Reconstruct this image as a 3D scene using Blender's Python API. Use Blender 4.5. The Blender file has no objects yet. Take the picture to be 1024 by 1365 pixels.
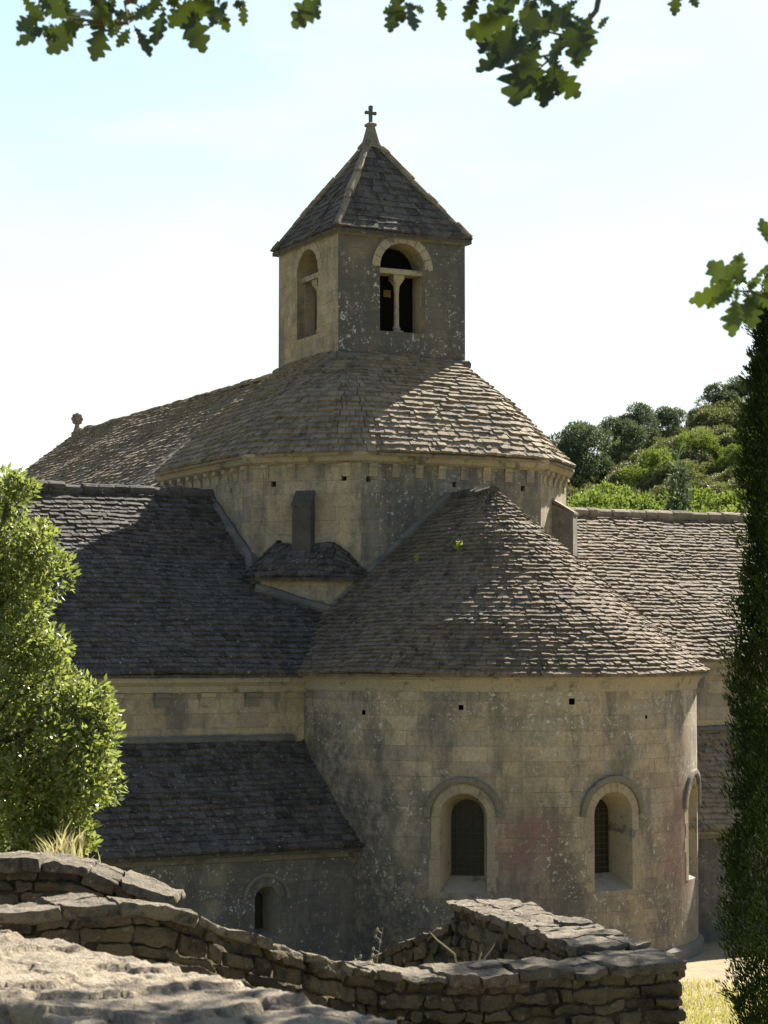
import bpy, bmesh, math, random
import numpy as np
from mathutils import Vector, Matrix
R = math.radians
S = bpy.context.scene
C = S.collection
random.seed(7)

# ------------------------------------------------------------------ camera, sky, sun, exposure
F_PX, PITCH = 2800.0, 3.79
cam_d = bpy.data.cameras.new('camera')
cam = bpy.data.objects.new('camera', cam_d); C.objects.link(cam)
cam.location = (0, 0, 0); cam.rotation_euler = (R(90 + PITCH), 0, 0)
cam_d.sensor_fit = 'VERTICAL'; cam_d.sensor_height = 36; cam_d.sensor_width = 27
cam_d.lens = F_PX / 1365 * 36
cam_d.clip_start = 0.1; cam_d.clip_end = 5000
cam_d.dof.use_dof = True; cam_d.dof.focus_distance = 46; cam_d.dof.aperture_fstop = 13
S.camera = cam

SUN_AZ, SUN_EL = 32.0, 38.0           # degrees clockwise from +Y (away from the camera), and up
world = bpy.data.worlds.new('World'); S.world = world; world.use_nodes = True
def build_world():
    t = world.node_tree; N = t.nodes; L = t.links
    bg = N['Background']
    sky = N.new('ShaderNodeTexSky'); sky.sky_type = 'NISHITA'; sky.sun_disc = False
    sky.sun_elevation = R(SUN_EL); sky.sun_rotation = R(SUN_AZ)
    sky.air_density = 1.0; sky.dust_density = 1.6; sky.ozone_density = 1.0; sky.altitude = 200
    tc = N.new('ShaderNodeTexCoord'); mp = N.new('ShaderNodeMapping'); mp.inputs['Scale'].default_value = (2.2, 2.2, 8.0)
    no = N.new('ShaderNodeTexNoise'); no.inputs['Scale'].default_value = 2.2; no.inputs['Detail'].default_value = 7; no.inputs['Roughness'].default_value = .6
    cr = N.new('ShaderNodeValToRGB'); cr.color_ramp.elements[0].position = .52; cr.color_ramp.elements[1].position = .8
    cr.color_ramp.elements[1].color = (.6, .6, .6, 1)
    mx = N.new('ShaderNodeMix'); mx.data_type = 'RGBA'; mx.inputs['B'].default_value = (6.0, 6.3, 6.3, 1)
    L.new(tc.outputs['Generated'], mp.inputs['Vector']); L.new(mp.outputs[0], no.inputs['Vector']); L.new(no.outputs['Fac'], cr.inputs[0])
    # bright thin haze round the sun's side of the sky
    dt = N.new('ShaderNodeVectorMath'); dt.operation = 'DOT_PRODUCT'; dt.inputs[1].default_value = (.42, .88, .22)
    mr = N.new('ShaderNodeMapRange'); mr.interpolation_type = 'SMOOTHSTEP'
    for i, v in zip((1, 2, 3, 4), (.35, .90, 0, 1.0)): mr.inputs[i].default_value = v
    ve = N.new('ShaderNodeMix'); ve.data_type = 'RGBA'; ve.inputs['B'].default_value = (6.0, 7.2, 7.4, 1)
    vc = N.new('ShaderNodeMix'); vc.data_type = 'RGBA'; vc.inputs['A'].default_value = (6.0, 6.4, 6.4, 1); vc.inputs['B'].default_value = (3.8, 5.4, 6.15, 1)
    vr = N.new('ShaderNodeMapRange'); vr.interpolation_type = 'SMOOTHSTEP'
    for i, v in zip((1, 2, 3, 4), (.07, .30, 0, 1.0)): vr.inputs[i].default_value = v
    L.new(tc.outputs['Generated'], dt.inputs[0]); L.new(dt.outputs['Value'], mr.inputs[0]); 
    sx = N.new('ShaderNodeSeparateXYZ'); el = N.new('ShaderNodeMapRange'); el.interpolation_type = 'SMOOTHSTEP'
    for i, v in zip((1, 2, 3, 4), (.10, .40, 1.0, .55)): el.inputs[i].default_value = v
    ml = N.new('ShaderNodeMath'); ml.operation = 'MULTIPLY'
    L.new(tc.outputs['Generated'], sx.inputs[0]); L.new(sx.outputs[2], el.inputs[0]); L.new(sx.outputs[2], vr.inputs[0]); L.new(vr.outputs[0], vc.inputs[0]); L.new(vc.outputs['Result'], ve.inputs['B']); L.new(el.outputs[0], ml.inputs[0]); L.new(mr.outputs[0], ml.inputs[1]); L.new(ml.outputs[0], ve.inputs[0])
    L.new(sky.outputs[0], ve.inputs['A'])
    L.new(cr.outputs[0], mx.inputs[0]); L.new(ve.outputs['Result'], mx.inputs['A']); L.new(mx.outputs['Result'], bg.inputs['Color'])
    bg.inputs['Strength'].default_value = 0.05
build_world()
sun_d = bpy.data.lights.new('sun', 'SUN'); sun_d.energy = 5.0; sun_d.angle = R(.53); sun_d.color = (1, .93, .82)
sun = bpy.data.objects.new('sun', sun_d); C.objects.link(sun)
sv = Vector((math.sin(R(SUN_AZ)) * math.cos(R(SUN_EL)), math.cos(R(SUN_AZ)) * math.cos(R(SUN_EL)), math.sin(R(SUN_EL))))
sun.rotation_euler = sv.to_track_quat('Z', 'Y').to_euler(); sun.location = sv * 200
S.view_settings.view_transform = 'Standard'; S.view_settings.look = 'None'
S.view_settings.exposure = 1.95; S.view_settings.gamma = 1

# ------------------------------------------------------------------ helpers
ZG = -6.7                                  # ground level by the church (the eye is z = 0)
def tag(o, label=None, cat=None, group=None, kind=None):
    if label: o['label'] = label
    if cat: o['category'] = cat
    if group: o['group'] = group
    if kind: o['kind'] = kind
    return o
def empty(name, loc, rz=0):
    o = bpy.data.objects.new(name, None); C.objects.link(o); o.location = loc; o.rotation_euler = (0, 0, rz)
    o.empty_display_size = .3
    return o

class MB:
    """collects polygons (with a grey tint and a material slot per face), then links them as ONE mesh"""
    def __init__(s): s.v = []; s.f = []; s.t = []; s.m = []
    def add(s, vs, fs, tint=.5, m=0):
        n = len(s.v); s.v += [tuple(p) for p in vs]
        for f in fs: s.f.append([i + n for i in f]); s.t.append(tint); s.m.append(m)
    def box(s, a, b, tint=.5, m=0):
        (x0, y0, z0), (x1, y1, z1) = a, b
        s.add([(x0,y0,z0),(x1,y0,z0),(x1,y1,z0),(x0,y1,z0),(x0,y0,z1),(x1,y0,z1),(x1,y1,z1),(x0,y1,z1)],
              [(3,2,1,0),(4,5,6,7),(0,1,5,4),(1,2,6,5),(2,3,7,6),(3,0,4,7)], tint, m)
    def prism(s, poly, z0, z1, tint=.5, mats=None):
        n = len(poly)
        vs = [(x, y, z0) for x, y in poly] + [(x, y, z1) for x, y in poly]
        s.add(vs, [tuple(range(n))[::-1], tuple(range(n, 2 * n))], tint, 0)
        k = len(s.v) - 2 * n
        for i in range(n):
            j = (i + 1) % n
            s.f.append([k + i, k + j, k + n + j, k + n + i]); s.t.append(tint); s.m.append(mats[i] if mats else 0)
    def extrude(s, prof, frame, d, tint=.5, m=0):
        """prof: polygon in (a, b); frame(a, b, c) -> point; extruded over c in d"""
        n = len(prof)
        vs = [frame(a, b, d[0]) for a, b in prof] + [frame(a, b, d[1]) for a, b in prof]
        s.add(vs, [tuple(range(n))[::-1], tuple(range(n, 2*n))] + [(i, (i+1)%n, n+(i+1)%n, n+i) for i in range(n)], tint, m)
    def loft(s, rings, close=True, caps=True, tint=.5, m=0):
        n = len(rings[0]); vs = [p for r in rings for p in r]; fs = []
        for k in range(len(rings) - 1):
            for i in range(n if close else n - 1):
                j = (i + 1) % n
                fs.append((k*n+i, k*n+j, (k+1)*n+j, (k+1)*n+i))
        if caps: fs += [tuple(range(n))[::-1], tuple(range((len(rings)-1)*n, len(rings)*n))]
        s.add(vs, fs, tint, m)
    def tube(s, pts, rad, n=6, tint=.5, m=0):
        pts = [Vector(p) for p in pts]; rings = []
        for i, p in enumerate(pts):
            d = (pts[min(i+1, len(pts)-1)] - pts[max(i-1, 0)]).normalized()
            a = d.orthogonal().normalized() if i == 0 else (a - d * a.dot(d)).normalized()
            b = d.cross(a); r = rad[i] if isinstance(rad, (list, tuple)) else rad
            rings.append([p + (a * math.cos(6.2832*k/n) + b * math.sin(6.2832*k/n)) * r for k in range(n)])
        s.loft(rings, tint=tint, m=m)
    def build(s, name, mats, parent=None, off=(0, 0, 0), smooth=False, fix=False):
        me = bpy.data.meshes.new(name)
        V = np.array(s.v, dtype=float).reshape(-1, 3) - np.array(off)
        me.from_pydata(V.tolist(), [], s.f)
        mats = mats if isinstance(mats, (list, tuple)) else [mats]
        for m in mats: me.materials.append(m)
        if len(mats) > 1: me.polygons.foreach_set('material_index', s.m)
        at = me.attributes.new('tint', 'FLOAT', 'FACE'); at.data.foreach_set('value', s.t)
        if fix:
            bm = bmesh.new(); bm.from_mesh(me); bmesh.ops.recalc_face_normals(bm, faces=bm.faces[:]); bm.to_mesh(me); bm.free()
        if smooth: me.polygons.foreach_set('use_smooth', [True] * len(me.polygons))
        me.update()
        o = bpy.data.objects.new(name, me); C.objects.link(o)
        if parent is not None: o.parent = parent
        return o

def np_mesh(name, V, Fq, tint, mat, parent=None, off=(0, 0, 0), smooth=False, point=False):
    """fast quad mesh from numpy arrays"""
    V = np.asarray(V, float) - np.array(off); Fq = np.asarray(Fq, np.int32); k = Fq.shape[1]
    me = bpy.data.meshes.new(name)
    me.vertices.add(len(V)); me.vertices.foreach_set('co', V.ravel())
    me.loops.add(Fq.size); me.loops.foreach_set('vertex_index', Fq.ravel())
    me.polygons.add(len(Fq)); me.polygons.foreach_set('loop_start', np.arange(0, Fq.size, k, dtype=np.int32))
    me.polygons.foreach_set('loop_total', np.full(len(Fq), k, dtype=np.int32))
    if smooth: me.polygons.foreach_set('use_smooth', np.ones(len(Fq), bool))
    at = me.attributes.new('tint', 'FLOAT', 'POINT' if point else 'FACE'); at.data.foreach_set('value', np.asarray(tint, np.float32))
    me.materials.append(mat); me.update(); me.validate()
    o = bpy.data.objects.new(name, me); C.objects.link(o)
    if parent is not None: o.parent = parent
    return o

def boolean(o, cut_mb, mats):
    cut = cut_mb.build('cutter', mats, o.parent, fix=True)
    md = o.modifiers.new('b', 'BOOLEAN'); md.object = cut; md.operation = 'DIFFERENCE'; md.solver = 'EXACT'
    bpy.context.view_layer.update()
    dg = bpy.context.evaluated_depsgraph_get()
    me = bpy.data.meshes.new_from_object(o.evaluated_get(dg))
    o.modifiers.clear(); old = o.data; o.data = me; me.name = old.name
    bpy.data.objects.remove(cut, do_unlink=True)

def hash3(i, j, k, seed):
    h = (i.astype(np.int64) * 374761393 + j.astype(np.int64) * 668265263 + k.astype(np.int64) * 2147483647 + seed * 1274126177) & 0xffffffff
    h = ((h ^ (h >> 13)) * 1274126177) & 0xffffffff
    h = ((h ^ (h >> 16)) * 2246822519) & 0xffffffff
    return ((h ^ (h >> 15)) & 0xffffff) / float(0xffffff)
def vnoise(P, seed=0):
    P = np.asarray(P, float); i = np.floor(P).astype(np.int64); f = P - i; f = f * f * (3 - 2 * f); r = 0
    for a in (0, 1):
        for b in (0, 1):
            for c in (0, 1):
                w = (f[..., 0] if a else 1-f[..., 0]) * (f[..., 1] if b else 1-f[..., 1]) * (f[..., 2] if c else 1-f[..., 2])
                r = r + w * hash3(i[..., 0]+a, i[..., 1]+b, i[..., 2]+c, seed)
    return r
def fbm(P, sc, octv=4, seed=0):
    P = np.asarray(P, float) * sc; r = 0; a = .5; t = 0
    for k in range(octv):
        r = r + a * vnoise(P * 2**k + 17.3*k, seed + k); t += a; a *= .5
    return r / t
def cells(a, b, seed):
    """2-D voronoi: distance to the nearest border (F2-F1) and a random number per cell"""
    ia = np.floor(a).astype(np.int64); ib = np.floor(b).astype(np.int64)
    f1 = np.full(a.shape, 9.); f2 = np.full(a.shape, 9.); idn = np.zeros(a.shape)
    for da in (-1, 0, 1):
        for db in (-1, 0, 1):
            ca = ia + da; cb = ib + db; z = np.zeros_like(ca)
            pa = ca + .5 + .78 * (hash3(ca, cb, z, seed) - .5); pb = cb + .5 + .62 * (hash3(ca, cb, z + 5, seed) - .5)
            d = np.hypot(a - pa, b - pb); h = hash3(ca, cb, z + 9, seed)
            n = d < f1
            f2 = np.where(n, f1, np.minimum(f2, d)); idn = np.where(n, h, idn); f1 = np.where(n, d, f1)
    return f2 - f1, idn

# ------------------------------------------------------------------ materials
class NT:
    def __init__(s, name):
        s.mat = bpy.data.materials.new(name); s.mat.use_nodes = True; s.t = s.mat.node_tree
        s.bsdf = s.t.nodes['Principled BSDF']; s.out = s.t.nodes['Material Output']
    def n(s, typ, **kw):
        nd = s.t.nodes.new('ShaderNode' + typ)
        for k, v in kw.items():
            if k in nd.inputs: s.set(nd.inputs[k], v)
            else: setattr(nd, k, v)
        return nd
    def set(s, inp, v):
        if isinstance(v, bpy.types.NodeSocket): s.t.links.new(v, inp)
        else: inp.default_value = v
    def math(s, op, a, b=0, c=0, clamp=False):
        m = s.t.nodes.new('ShaderNodeMath'); m.operation = op; m.use_clamp = clamp
        s.set(m.inputs[0], a); s.set(m.inputs[1], b); s.set(m.inputs[2], c); return m.outputs[0]
    def vmath(s, op, a, b=(0, 0, 0)):
        m = s.t.nodes.new('ShaderNodeVectorMath'); m.operation = op
        s.set(m.inputs[0], a); s.set(m.inputs[1], b)
        return m.outputs['Value'] if op == 'DOT_PRODUCT' else m.outputs[0]
    def mix(s, f, a, b, mode='MIX'):
        m = s.t.nodes.new('ShaderNodeMix'); m.data_type = 'RGBA'; m.blend_type = mode
        s.set(m.inputs[0], f)
        for i, v in (('A', a), ('B', b)):
            s.set(m.inputs[[k for k in range(len(m.inputs)) if m.inputs[k].name == i and m.inputs[k].type == 'RGBA'][0]], v if isinstance(v, bpy.types.NodeSocket) else (*v[:3], 1))
        return [o for o in m.outputs if o.type == 'RGBA'][0]
    def ramp(s, f, p0, p1, lo=0.0, hi=1.0):
        m = s.t.nodes.new('ShaderNodeMapRange'); m.interpolation_type = 'SMOOTHSTEP'
        s.set(m.inputs[0], f)
        for i, v in zip((1, 2, 3, 4), (p0, p1, lo, hi)): m.inputs[i].default_value = v
        return m.outputs[0]
    def noise(s, vec, scale, detail=4, rough=.55, out=0):
        nd = s.n('TexNoise', Scale=scale, Detail=detail, Roughness=rough); s.set(nd.inputs['Vector'], vec); return nd.outputs[out]
    def scale(s, vec, sc):
        m = s.n('Mapping'); s.set(m.inputs['Vector'], vec); m.inputs['Scale'].default_value = sc; return m.outputs[0]
    def obj(s): return s.n('TexCoord').outputs['Object']
    def attr(s, name='tint'): return s.n('Attribute', attribute_name=name).outputs['Fac']
    def bump(s, h, strength, dist):
        b = s.n('Bump', Strength=strength, Distance=dist); s.set(b.inputs['Height'], h); s.set(s.bsdf.inputs['Normal'], b.outputs[0])
    def done(s, col, rough=.9, spec=.25):
        s.set(s.bsdf.inputs['Base Color'], col); s.set(s.bsdf.inputs['Roughness'], rough); s.bsdf.inputs['Specular IOR Level'].default_value = spec
        return s.mat

def stone_blocks(name, warm=(.43, .33, .19), grey=(.30, .27, .22), patina=.25, lichen=.3, rnd=None, low_dark=0., spots=(), row=.315, bw=.74):
    """coursed limestone: blocks, joints, streaks of dark weathering, pale lichen"""
    k = NT(name); P = k.obj(); sx = k.n('SeparateXYZ'); k.set(sx.inputs[0], P)
    if rnd:
        c, r = rnd
        u = k.math('MULTIPLY', k.math('ARCTAN2', sx.outputs[1], k.math('SUBTRACT', sx.outputs[0], c)), r)
    else:
        vt = k.n('VectorTransform', vector_type='NORMAL', convert_from='WORLD', convert_to='OBJECT')
        k.set(vt.inputs[0], k.n('NewGeometry').outputs['True Normal'])
        u = k.vmath('DOT_PRODUCT', P, k.vmath('CROSS_PRODUCT', (0, 0, 1), vt.outputs[0]))
    cb = k.n('CombineXYZ'); k.set(cb.inputs[0], u); k.set(cb.inputs[1], sx.outputs[2])
    q = cb.outputs[0]
    wob = k.vmath('MULTIPLY', k.vmath('SUBTRACT', k.noise(q, 1.3, 3, .5, 1), (.5, .5, .5)), (.10, .035, 0))
    q2 = k.vmath('ADD', q, wob)
    br = k.n('TexBrick', offset=.43, offset_frequency=2, squash=.72, squash_frequency=3, Scale=1.0)
    k.set(br.inputs['Vector'], q2)
    for a, b in (('Mortar Size', .006), ('Mortar Smooth', .6), ('Bias', 0.), ('Brick Width', bw), ('Row Height', row)): br.inputs[a].default_value = b
    br.inputs['Color1'].default_value = (.0, .0, .0, 1); br.inputs['Color2'].default_value = (1, 1, 1, 1); br.inputs['Mortar'].default_value = (.5, .5, .5, 1)
    blk = br.outputs['Color']; mort = br.outputs['Fac']
    big = k.noise(q, .35, 5, .6); med = k.noise(P, 1.6, 5, .65); fin = k.noise(P, 14, 4, .7)
    b2 = k.math('FRACT', k.math('MULTIPLY', blk, 7.31)); b3 = k.math('FRACT', k.math('MULTIPLY', blk, 19.7))
    col = k.mix(k.ramp(k.math('ADD', k.math('MULTIPLY', big, .6), k.math('MULTIPLY', blk, .4)), .38, .66), warm, grey)
    col = k.mix(k.ramp(b2, .55, 1., .0, .5), col, (warm[0]*1.22, warm[1]*1.24, warm[2]*1.3))
    col = k.mix(k.ramp(b3, .6, 1., 0, .38), col, (warm[0]*.5, warm[1]*.5, warm[2]*.55))
    col = k.mix(k.ramp(k.noise(q2, .8, 2), .56, .7, 0, .4), col, (.30, .20, .11))
    col = k.mix(k.ramp(fin, .3, .75, .45, 0), col, (.12, .10, .07))
    col = k.mix(k.ramp(med, .42, .66, 0, .5), col, (.145, .12, .09))
    col = k.mix(k.ramp(k.noise(k.scale(q, (1.6, .5, 1.)), 2.4, 5, .7), .52, .70, 0, .38), col, (.11, .092, .07))
    # dark weathering in long streaks
    st = k.noise(k.scale(q, (1., .28, 1.)), .9, 6, .68)
    stv = k.ramp(st, .56 - .22 * patina, .68 - .16 * patina, 0, .48 + .5 * patina)
    fs = k.math('MULTIPLY', stv, k.ramp(k.noise(P, 5, 5, .7), .25, .6, .45, 1))
    col = k.mix(fs, col, (.072, .07, .066))
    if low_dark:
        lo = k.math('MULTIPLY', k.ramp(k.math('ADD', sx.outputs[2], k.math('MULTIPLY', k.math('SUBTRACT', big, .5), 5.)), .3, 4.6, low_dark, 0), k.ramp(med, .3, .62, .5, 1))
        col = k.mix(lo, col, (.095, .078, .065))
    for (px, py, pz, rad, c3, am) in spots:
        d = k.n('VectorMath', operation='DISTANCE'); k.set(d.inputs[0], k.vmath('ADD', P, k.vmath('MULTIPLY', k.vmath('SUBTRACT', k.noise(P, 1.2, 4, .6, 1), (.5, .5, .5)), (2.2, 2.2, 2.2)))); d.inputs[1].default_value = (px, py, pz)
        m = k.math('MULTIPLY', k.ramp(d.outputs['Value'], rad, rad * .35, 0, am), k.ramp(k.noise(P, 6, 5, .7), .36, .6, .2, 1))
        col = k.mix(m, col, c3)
    # lichen: pale crusty spots in patches
    li = k.math('MULTIPLY', k.ramp(k.noise(P, 7.5, 4, .72), .575, .64), k.ramp(k.noise(P, .8, 3), .60 - .22 * lichen, .72 - .18 * lichen))
    vo = k.n('TexVoronoi', Scale=13.0, Randomness=1.0); k.set(vo.inputs['Vector'], k.vmath('ADD', P, k.vmath('MULTIPLY', k.noise(P, 9, 2, .5, 1), (.08, .08, .08))))
    sp = k.math('MULTIPLY', k.ramp(vo.outputs['Distance'], .30, .20), k.math('MULTIPLY', k.ramp(k.n('SeparateColor', **{}).outputs[0] if False else k.noise(P, 3.1, 3), .50, .62), k.ramp(k.noise(P, .55, 3), .62 - .3 * lichen, .72 - .25 * lichen)))
    li = k.math('MAXIMUM', li, k.math('MULTIPLY', sp, .8))
    col = k.mix(k.math('MULTIPLY', li, .25 + .55 * lichen), col, (.50, .49, .44))
    col = k.mix(k.math('MULTIPLY', mort, k.ramp(k.noise(P, 2.2, 3), .42, .66, .03, .6)), col, (.10, .085, .06))
    h = k.math('ADD', k.math('MULTIPLY', mort, -1.0), k.math('ADD', k.math('MULTIPLY', fin, .5), k.math('ADD', k.math('MULTIPLY', med, .5), k.math('MULTIPLY', blk, .35))))
    k.bump(h, .6, .017)
    return k.done(col, .92, .2)

def plain_stone(name, a, b, dark=(.08, .075, .07), dk=.4, lich=.3, sc=1., bump=.02, tint=.3, deep=.35, pit=0.):
    k = NT(name); P = k.obj(); n1 = k.noise(P, 1.1 * sc, 6, .65); n2 = k.noise(P, 6 * sc, 5, .7); n3 = k.noise(P, 30 * sc, 4, .7)
    col = k.mix(k.ramp(n1, .35, .65), a, b)
    t = k.attr()
    col = k.mix(k.math('MULTIPLY', k.math('SUBTRACT', .5, t), tint * 2, clamp=True), col, (a[0]*deep, a[1]*deep, a[2]*deep))
    col = k.mix(k.math('MULTIPLY', k.math('SUBTRACT', t, .5), tint * 2, clamp=True), col, (min(.6, b[0]*1.7), min(.58, b[1]*1.65), min(.52, b[2]*1.55)))
    col = k.mix(k.ramp(k.noise(P, 2.3 * sc, 6, .7), .60 - .2*dk, .76 - .2*dk, 0, .85), col, dark)
    col = k.mix(k.math('MULTIPLY', k.ramp(n2, .60, .68), lich), col, (.46, .45, .40))
    col = k.mix(k.ramp(n3, .3, .7, .35, 0), col, (.05, .045, .04))
    if pit: col = k.mix(k.ramp(k.noise(P, 4.5*sc, 4, .75), .50, .40, 0, pit), col, (dark[0]*1.2, dark[1]*1.2, dark[2]*1.2))
    k.bump(k.math('ADD', k.math('MULTIPLY', n2, 1.), k.math('MULTIPLY', n3, .5)), .8, bump)
    return k.done(col, .93, .2)

def leaf_mat(name, lo, hi, trans=.35, rough=.45, spec=.4, odd=None):
    k = NT(name); t = k.attr()
    col = k.mix(t, lo, hi)
    if odd: col = k.mix(k.ramp(t, .955, .965), col, odd)
    k.done(col, rough, spec)
    tr = k.n('BsdfTranslucent'); k.set(tr.inputs['Color'], k.mix(.5, col, (hi[0]*1.5, hi[1]*1.5, hi[2]*.6)))
    ms = k.n('MixShader'); ms.inputs[0].default_value = trans
    k.t.links.new(k.bsdf.outputs[0], ms.inputs[1]); k.t.links.new(tr.outputs[0], ms.inputs[2]); k.t.links.new(ms.outputs[0], k.out.inputs['Surface'])
    return k.mat
def flat_mat(name, c, rough=.8, spec=.3, var=.3, sc=3, metal=0):
    k = NT(name); P = k.obj()
    k.bsdf.inputs['Metallic'].default_value = metal
    return k.done(k.mix(k.ramp(k.noise(P, sc, 5, .65), .3, .7, 0, var), c, (c[0]*.35, c[1]*.35, c[2]*.35)), rough, spec)

APC, APR, APE = 6.25, 4.64, 4.88           # apse: centre along the church axis, wall radius, eave radius
M = {}
M['wall'] = stone_blocks('limestone', warm=(.43, .335, .205), grey=(.32, .275, .205), patina=.36, lichen=.2)
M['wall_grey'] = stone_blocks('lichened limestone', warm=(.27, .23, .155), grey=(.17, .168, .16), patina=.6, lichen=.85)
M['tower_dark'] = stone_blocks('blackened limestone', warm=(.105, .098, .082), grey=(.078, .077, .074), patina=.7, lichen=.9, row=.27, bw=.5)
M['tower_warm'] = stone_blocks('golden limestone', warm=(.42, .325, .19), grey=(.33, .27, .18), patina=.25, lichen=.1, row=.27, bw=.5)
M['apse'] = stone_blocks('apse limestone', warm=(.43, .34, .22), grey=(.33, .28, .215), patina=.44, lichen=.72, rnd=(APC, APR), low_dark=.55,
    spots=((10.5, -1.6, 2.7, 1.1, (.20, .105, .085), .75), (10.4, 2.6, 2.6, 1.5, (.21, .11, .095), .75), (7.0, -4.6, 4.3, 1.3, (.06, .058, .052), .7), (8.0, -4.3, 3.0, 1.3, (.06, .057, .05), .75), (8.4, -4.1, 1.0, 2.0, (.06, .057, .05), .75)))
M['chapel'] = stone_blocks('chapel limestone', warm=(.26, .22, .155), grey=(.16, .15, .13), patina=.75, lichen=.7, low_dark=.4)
M['trim'] = plain_stone('dressed limestone', (.38, .31, .205), (.31, .265, .19), dk=.38, lich=.2, tint=.2)
M['trim_apse'] = plain_stone('window dressings', (.37, .30, .195), (.30, .25, .175), dk=.3, lich=.3, tint=.35)
M['trim_dark'] = plain_stone('weathered dressed stone', (.2, .175, .13), (.15, .14, .12), dk=.45, lich=.4)
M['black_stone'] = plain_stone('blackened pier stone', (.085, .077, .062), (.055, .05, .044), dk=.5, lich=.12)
M['tile'] = plain_stone('stone roof slates', (.30, .238, .162), (.20, .16, .112), dark=(.055, .05, .044), dk=.40, lich=.4, sc=2.2, tint=.55, deep=.3)  # brighter copy of the slates, sunlight put into the base colour
M['tile_dark'] = plain_stone('shade-darkened stone roof slates', (.11, .096, .078), (.07, .063, .055), dark=(.026, .025, .024), dk=.46, lich=.8, sc=2.2, tint=.9, deep=.3)  # darker copy of the slates, shade put into the base colour
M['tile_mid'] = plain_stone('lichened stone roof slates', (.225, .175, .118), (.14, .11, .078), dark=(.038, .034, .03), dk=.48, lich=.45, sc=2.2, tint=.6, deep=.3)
M['mortar'] = plain_stone('grey mortar fillet', (.17, .155, .13), (.11, .105, .095), dk=.5, lich=.2)
M['void'] = flat_mat('dark glass', (.022, .018, .012), .45, .2, .6, 6)
M['hole'] = flat_mat('painted recess shade', (.01, .009, .008), 1, 0, .2)  # near-black colour stands in for the dark inside the belfry and wall holes
M['lead'] = flat_mat('lead bars', (.10, .094, .08), .7, .3, .3)
M['iron'] = flat_mat('rusty iron', (.09, .08, .075), .8, .3, .3)
M['bronze'] = flat_mat('bronze', (.12, .10, .05), .5, .5, .3, metal=.6)
M['beam'] = flat_mat('oak beam', (.22, .11, .05), .9, .2, .4, 8)

# ------------------------------------------------------------------ the abbey church
TH = 27.0
church = empty('abbey_church', (-0.35, 54.0, ZG), R(-(90 - TH)))
tag(church, 'Romanesque stone abbey church with square bell tower, round apse and stone slate roofs', 'church')
OFF = (0, 0, ZG)                            # church shapes are written with z from eye level
def part(name, mb, mat, parent=church, **kw): return mb.build(name, mat, parent, off=OFF, **kw)

def tiles(mb, lower, upper, rows, tw=.27, th=.035, seed=0, bulge=0., jit=1., sag=.05, lap=1.4):
    """stone slates laid in courses between two polylines (lower eave, upper ridge); polylines share their parameter"""
    rg = random.Random(seed)
    A = np.array(lower, float); B = np.array(upper, float)
    seg = np.linalg.norm(np.diff(A, axis=0), axis=1) + 1e-6; par = np.concatenate([[0], np.cumsum(seg)]); par /= par[-1]
    def at(w, t):
        w = min(1, max(0, w)); i = min(len(par) - 2, int(np.searchsorted(par, w, side='right') - 1)); f = (w - par[i]) / (par[i+1] - par[i])
        a = A[i] + (A[i+1] - A[i]) * f; b = B[i] + (B[i+1] - B[i]) * f
        p = a + (b - a) * t; p[2] += bulge * math.sin(math.pi * min(1, max(0, t)))
        return p
    nz = np.array([[rg.random() for _ in range(24)] for _ in range(24)])
    def wob(w, t):
        x = w * 9; y = t * 4; i = int(x); j = int(y); f = x - i; g = y - j
        q = nz[i % 24][j % 24]*(1-f)*(1-g) + nz[(i+1) % 24][j % 24]*f*(1-g) + nz[i % 24][(j+1) % 24]*(1-f)*g + nz[(i+1) % 24][(j+1) % 24]*f*g
        return (q - .5) * sag * 2
    tss = [0.]
    while tss[-1] < 1: tss.append(tss[-1] + (1 / rows) * rg.uniform(.82, 1.18))
    for ri, t0 in enumerate(tss[:-1]):
        dt = tss[ri+1] - t0
        ws = np.linspace(0, 1, 60); ln = sum(np.linalg.norm(at(ws[i+1], t0) - at(ws[i], t0)) for i in range(59))
        if ln < .05: continue
        w = -rg.random() * tw / ln
        while w < 1:
            wd = tw * (.55 + 1.0 * rg.random()**1.3) / ln
            w0 = max(0, w); w1 = min(1, w + wd); w += wd
            if w1 - w0 < .02 * tw / ln: continue
            g = .006 / ln * rg.random()
            t1 = min(1.0, t0 + dt * lap)
            tb = t0 - dt * .09 * jit * (rg.random() - .3)
            if rg.random() < .025 and jit > 1.2 and t0 > 0: tb -= dt * rg.uniform(.15, .4)
            p = [at(w0 + g, tb - dt*.05*jit*rg.random()), at(w1 - g, tb - dt*.05*jit*rg.random()), at(w1 - g, t1), at(w0 + g, t1)]
            n = np.cross(p[1] - p[0], at((w0+w1)/2, min(1, t0+.02)) - at((w0+w1)/2, t0)); L = np.linalg.norm(n)
            if L < 1e-9: continue
            n /= L
            if n[2] < 0: n = -n
            h = th * rg.uniform(.65, 1.5); o = wob((w0+w1)/2, t0)
            a0, a1 = h + rg.uniform(-.4, .6) * .012 * jit, h + rg.uniform(-.4, .6) * .012 * jit
            top = [p[0] + n*(o+a0+.022), p[1] + n*(o+a1+.022), p[2] + n*(o+.014), p[3] + n*(o+.014)]
            bot = [p[0] + n*(o+.006), p[1] + n*(o+.006), p[2] + n*(o-.03), p[3] + n*(o-.03)]
            tn = rg.random(); tn = .5 + (tn - .5) * (1.25 if rg.random() < .25 else .7)
            mb.add(bot + top, [(4,5,6,7), (0,1,5,4), (1,2,6,5), (3,0,4,7), (3,2,1,0)], min(1, max(0, tn)))
    return mb

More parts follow.
